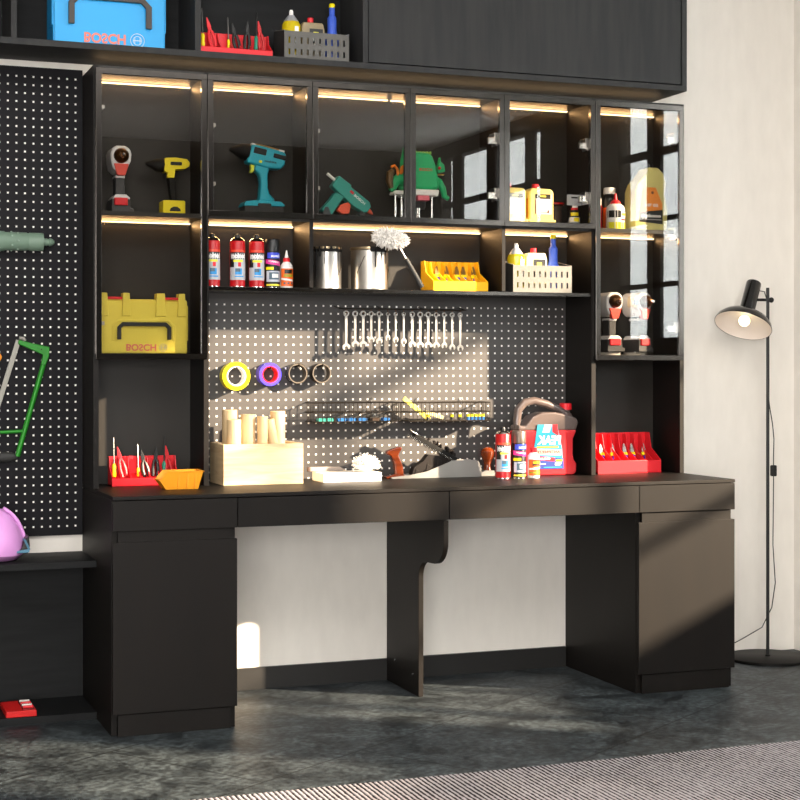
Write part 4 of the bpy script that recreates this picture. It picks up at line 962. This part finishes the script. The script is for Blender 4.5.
for i in range(11):
    x = -.085+i*.0145; fr.prism([(x, .012+max(0, (x+.085))*.28), (x+.017, .012+max(0, (x+.085))*.28), (x+.020, .026+(x+.085)*.42), (x+.006, .034+(x+.085)*.42)], .010+.003*(i % 3), .048)
fr.build('frog', mat('dark_iron', '140e0b', .6, 0, spec=.25), t, bevel=.002)
sh = MB(); rr = _r.Random(9)
for i in range(26):
    s_ = i/26; c = Mb @ Vector((-.11+.12*s_, rr.uniform(-.02, .02), .016+rr.uniform(0, .014)))
    a0 = rr.uniform(0, 6); sh.tube([c+Vector((.007*math.cos(a0+k), .004*math.sin(a0*2+k), .007*math.sin(a0+k))) for k in (0, .9, 1.8, 2.7, 3.6)], [.003, .005, .0055, .005, .002], 5)
sh.build('dark_shavings', mat('dark_iron', '140e0b', .6, 0, spec=.25), t)
# cans on the bench
dup(fc, (1.474, -.255, CZ), 'red dispensing foam can standing on the worktop').pop('group', None)
t = thing('spray_can', 'spray can with grey-brown cap and pink sleeve on the worktop', 'can', (1.538, -.255, CZ)); multi_can(t, mat('cap_brown', '5a5048', .35, .3))
t = thing('glue_bottle', 'white glue bottle with orange label and red cap on the worktop', 'bottle', (1.590, -.27, CZ))
R = .0225
MB().lathe([(0, 0), (R-.002, 0), (R, .003), (R, .072), (R-.002, .082), (.013, .092), (.011, .094)], 24).build('body', white_p, t)
MB().lathe([(0, .093), (.0125, .093), (.0125, .108), (.010, .110), (0, .110)], 20).build('cap', red_p, t)
l = MB(); r = R+.0004; patch_round(l, r, -1.3, 1.3, .010, .068, mat('label_orange', 'e8641e', .45)); patch_round(l, r+.0003, -.6, .7, .046, .064, mat('label_dark', '4a2a10', .45)); patch_round(l, r+.0004, -.5, 1.0, .054, .060, yel_p); patch_round(l, r+.0004, -1.2, .9, .030, .037, white_p, .004); patch_round(l, r+.0003, -1.2, 1.2, .018, .023, MC['label_olive']); l.build('label', None, t)
# coolant jug
t = thing('coolant_jug', 'big clear jug of red fluid with a blue label on the worktop', 'jug', (1.698, -.13, CZ))
red_l = mat('red_fluid', 'c42a30', .25, coat=.5); clr = mat('milky_grey_plastic', '584c48', .3, coat=.5)
lowo = [(-.122, .010), (-.112, 0), (.106, 0), (.118, .012), (.118, .044), (.108, .056), (.104, .075), (.104, .135), (.116, .160), (.118, .168), (-.122, .168)]
MB().prism(lowo, -.040, .040).build('fluid_body', red_l, t, bevel=.013, segs=4)
MB().prism([(-.122, .166), (.118, .166), (.128, .196), (.122, .212), (.085, .226), (.030, .236), (-.020, .236), (-.060, .222), (-.088, .190), (-.095, .185), (-.122, .190)], -.038, .038).build('shoulder', clr, t, bevel=.012, segs=4)
MB().tube([(-.108, 0, .150), (-.110, 0, .205), (-.104, 0, .245), (-.078, 0, .272), (-.040, 0, .278), (.010, 0, .266), (.060, 0, .246), (.105, 0, .220), (.118, 0, .195)], [.014, .015, .0155, .0155, .015, .0145, .014, .013, .012], 16).build('handle', clr, t)
MB().lathe([(0, .205), (.017, .205), (.017, .244), (0, .244)], 20, cx=.098, cy=.012).build('neck', clr, t)
MB().lathe([(0, .243), (.0225, .243), (.0225, .266), (.020, .268), (0, .268)], 28, cx=.098, cy=.012).build('cap', red_p, t)
lw = mat('label_white', 'b4b6b8', .5)
l = MB().use(mat('label_cyan', '0e8aa4', .5)).prism([(-.065, .030), (.062, .030), (.056, .100), (.036, .190), (-.045, .190), (-.058, .110)], -.0424, -.0410)
l.use(mat('label_navy', '142c78', .5)).prism([(-.067, .024), (.064, .024), (.062, .062), (-.064, .078)], -.0428, -.0424)
l.use(lw).prism([(-.026, .160), (-.016, .190), (.014, .190), (.004, .160)], -.0428, -.0424)
l.use(red_p).prism([(.016, .190), (.036, .190), (.042, .146), (.016, .162)], -.0430, -.0424).prism([(-.058, .060), (.024, .052), (.026, .066), (-.058, .074)], -.0432, -.0424)
text_flat(l, 'PEAK', .002, -.0436, .132, .096, .034, white_p, -1, 1, .04, .10)
l.use(yel_p).box(-.048, .040, -.0436, -.0430, .103, .109)
l.use(mat('label_cream', 'b4a49c', .5)).prism([(-.056, .078), (.052, .074), (.054, .096), (-.056, .100)], -.0434, -.0428)
text_flat(l, 'ANTIFREEZE', 0, -.0440, .088, .096, .011, mat('label_maroon', '6a2a24', .5), -1, 1, .03)
text_flat(l, 'COOLANT', -.018, -.0440, .063, .05, .008, white_p, -1, 1, .03); l.use(yel_p).box(.030, .056, -.0436, -.0430, .052, .059)
l.use(white_p).box(.026, .054, -.0436, -.0430, .044, .0465).box(.026, .050, -.0436, -.0430, .038, .0405).box(-.055, -.012, -.0436, -.0430, .042, .0445)
l.use(MC['label_cyan']).box(-.02, .056, -.0436, -.0430, .029, .032)
l.build('label', None, t, smooth=False)
# red rack right
t = thing('tool_rack', 'red plastic rack of snips on the worktop in the right niche', 'rack', (2.050, -.155, CZ)); plier_rack(t, .272, .150, .125, red_p, 'red niche rack', bright_steel)

# --- left wall things
t = thing('flashlight', 'sage green torch lying against the tall pegboard', 'torch', (-.14, -.047, 1.578))
sg = mat('sage_green', '6e8574', .45)
RY = Matrix.Rotation(-PI/2, 4, 'Y')
MB().lathe([(0, 0), (.030, 0), (.031, .004), (.031, .045), (.029, .048), (.029, .052), (.031, .055), (.031, .125), (.034, .13), (.034, .26), (0, .26)], 28, M=RY).build('barrel', sg, t)
MB().lathe([(0, -.040), (.006, -.038), (.012, -.030), (.014, -.022), (.011, -.018), (.013, -.012), (.013, 0.0), (0, 0)], 20, M=RY).build('tail_switch', sg, t)
gr = MB()
for k in range(6):
    a = PI*2*k/6
    gr.ball((-.085, .031*math.cos(a), .031*math.sin(a)), .0035, 8); gr.ball((-.105, .031*math.cos(a+.5), .031*math.sin(a+.5)), .0035, 8)
gr.build('grip_studs', mat('sage_pale', '90a494', .45), t)
for a, x in ((0, -.19),): MB().tube([(x, .034, .02), (x, .034, .034), (x, 0, .0375), (x, -.034, .02), (x, -.038, 0)], .003, 6).build('holder_clip', wire_m, t)
t = thing('hacksaw', 'green hacksaw frame hanging on the tall pegboard', 'saw', (-.2, -.035, 1.0))
gn = mat('saw_green', '157a12', .45)
sawp = lambda x, z: (x+.2, z-1.0)
MB().prism([sawp(-.222, 1.232), sawp(-.220, 1.246), sawp(-.135, 1.226), sawp(-.117, 1.222), sawp(-.119, 1.190), sawp(-.130, 1.160), sawp(-.145, 1.163), sawp(-.140, 1.196), sawp(-.16, 1.205)], -.010, .010).build('corner_bracket', gn, t, bevel=.003)
MB().tube([(.065, 0, .170), (-.024, 0, -.148)], .0085, 12).build('back_tube', gn, t)
MB().tube([(-.005, 0, -.063), (-.09, 0, -.066)], .006, 10).build('cross_tube', gn, t)
MB().box(-.008, .008, -.003, .003, -.35, .0, M=Matrix.Translation((-.020, 0, .245)) @ Matrix.Rotation(math.radians(17), 4, 'Y')).build('blade', mat('saw_blade_grey', '8a8880', .4, .6), t)
MB().tube([(-.018, -.005, .252), (-.004, -.005, .250), (.0, -.006, .242)], .007, 8).build('wing_nut', mat('saw_blade_grey', '8a8880', .4, .6), t)
MB().ball((-.06, 0, -.15), .02, 12, (2.0, .6, .9)).build('handle', rubber, t)
MB().tube([(.055, .035-.0125-.0005, .215), (.055, -.012, .214)], .003, 6).build('peg_hook', wire_m, t)
t = thing('orange_level', 'orange tool edge hanging at the frame edge by the hacksaw', 'level', (-.285, -.035, 1.16))
MB().prism([(-.10, -.10), (-.06, -.11), (.010, .028), (.004, .040), (-.012, .050)], -.012, .012).build('body', org_p, t, bevel=.003)
MB().tube([(-.02, .022, .02), (-.02, -.014, .02)], .003, 6).build('peg_hook', wire_m, t)
# pink helmet-like vacuum
t = thing('safety_helmet', 'pink helmet with dark vents on the low bench', 'helmet', (-.312, -.165, .5205))
pk = mat('helmet_pink', 'd898d8', .4)
q = MB(); prof = [(0, 0), (.072, .004), (.092, .022), (.096, .045), (.092, .075), (.078, .110), (.055, .145), (.03, .165), (0, .172)]
q.lathe(prof, 32, sy=1.25); q.build('shell', pk, t)
q = MB()
for k, ry in enumerate((-.03, .02)):
    pts = []
    for i in range(8):
        a = .15+i*.16; pts.append((.100*math.cos(a)*.98, ry+.0, .018+.160*math.sin(a)*.98))
    q.tube(pts, [.006]*8, 8)
q.build('ridge', pk, t)
MB().prism([(.060, .030), (.097, .026), (.103, .050), (.100, .085), (.086, .072), (.078, .045)], -.085, -.02).build('side_vent', black_p, t, bevel=.004)
MB().prism([(.058, .028), (.100, .030), (.102, .042), (.060, .036)], -.090, -.025).prism([(.082, .070), (.088, .074), (.104, .040), (.098, .036)], -.090, -.04).build('vent_trim', mat('slate_blue', '4a7a92', .4), t, bevel=.002)
# red case on the bench base
t = thing('tool_case', 'flat red open case with steel bits on the bench base board', 'case', (-.245, -.29, .0245))
Mc = Matrix.Rotation(.0, 4, 'Z')
MB().prism([(-.045, 0), (.052, 0), (.052, .020), (-.045, .020)], 0, .165, M=Mc).build('body', mat('case_red', 'c81212', .45), t, bevel=.002)
MB().box(.010, .046, .012, .15, .020, .023).build('bit_tray', mat('case_dark_red', '6a0c10', .5), t)
for k in range(4): MB().tube([(.012, .03+k*.032, .026), (.044, .03+k*.032, .026)], .0045, 8).build('bit', bright_steel if k % 2 else red_p, t)

# --- floor lamp
LX, LY = 2.666, -.155
t = thing('floor_lamp', 'black floor lamp with a flared shade beside the workbench', 'lamp', (LX, LY, 0))
MB().lathe([(0, 0), (.160, 0), (.160, .010), (.156, .013), (.010, .014), (.010, .018), (0, .018)], 56).build('base', mat('matt_black_metal', '100f0e', .5, spec=.15), t)
MB().lathe([(0, .014), (.0065, .014), (.0065, 1.468), (0, 1.469)], 14).build('pole', black_p, t)
ax = Vector((.42, .25, .88)).normalized()   # shade axis, up and away
c0 = Vector((-.133, -.03, 1.316))           # centre of the shade opening
Ms = Matrix.Translation(c0) @ ax.to_track_quat('Z', 'Y').to_matrix().to_4x4()
MB().lathe([(.112, 0), (.113, .002), (.108, .018), (.092, .036), (.070, .050), (.034, .060), (.030, .064), (.030, .19), (.028, .196), (0, .197)], 48, M=Ms).build('shade', black_g, t)
MB().lathe([(.111, .001), (.105, .017), (.090, .034), (.068, .047), (.036, .056), (0, .058)], 48, M=Ms).build('shade_lining', mat('lining_white', 'e8dcd6', .5), t)
MB().ball((0, 0, 0), .022, 20, M=Ms @ Matrix.Translation((0, 0, .022))).build('bulb', bulb_m, t)
MB().tube([(-.085, 0, 1.42), (.015, 0, 1.42)], .006, 10).build('arm', black_p, t)
MB().ball((.016, 0, 1.42), .011, 14).build('clamp_knob', black_p, t)
MB().tube([(-.05, -.012, 1.455), (-.025, -.014, 1.452), (-.014, -.014, 1.42), (-.014, -.012, 1.30), (-.010, -.008, 1.10), (.003, -.008, 1.0), (.018, -.006, .93), (.026, -.004, .87), (.024, -.004, .80), (.024, -.004, .70), (.024, 0, .45), (.035, 0, .30), (.032, .02, .20), (0, .04, .12), (-.08, .06, .075), (-.16, .08, .035), (-.24, .1, .006)], .002, 6).build('cord', black_p, t)
MB().prism(rounded(-.011, .011, -.022, .022, .005), -.008, .008, M=Matrix.Translation((.024, -.004, .745))).build('cord_switch', black_p, t, bevel=.002)

# --- rug
o = MB().box(-.9, 4.3, -3.9, -1.385, .0005, .010).build('rug', rug_material(), None, bevel=.003); tag(o, 'large grey and cream striped woven rug on the tiled floor', 'rug')

# --- unseen tree added outside the side windows so its crown breaks up the low sun
tr = thing('added_shade_tree', 'leafy tree added out of view beyond the side windows to dapple the sun', 'tree', (9.0, -7.25, 0))
MB().tube([(0, 0, 0), (.05, .03, 1.5), (0, 0, 3.0), (-.03, .0, 3.6)], [.11, .09, .06, .03], 10).build('trunk', mat('bark', '4a3a2c', .9), tr)
lf = MB(); rr = _r.Random(21)
for i in range(1000):
    while True:
        q = Vector((rr.uniform(-1, 1), rr.uniform(-1, 1), rr.uniform(-1, 1)))
        if q.length < 1: break
    c = Vector((q.x*.5, q.y*.82, 3.34+q.z*.36)); a = rr.uniform(0, 6.28); b2 = rr.uniform(-.8, .8)
    u = Vector((math.cos(a), math.sin(a), b2)).normalized(); v = u.cross(Vector((rr.uniform(-1, 1), rr.uniform(-1, 1), 1))).normalized(); L = rr.uniform(.05, .09)
    lf._f([lf.bm.verts.new(c+p_) for p_ in (-u*L, v*L*.4-u*.2*L, u*L, -v*L*.4-u*.2*L)])
lf.build('foliage', mat('leaf_green', '3c5a22', .6), tr, smooth=False)
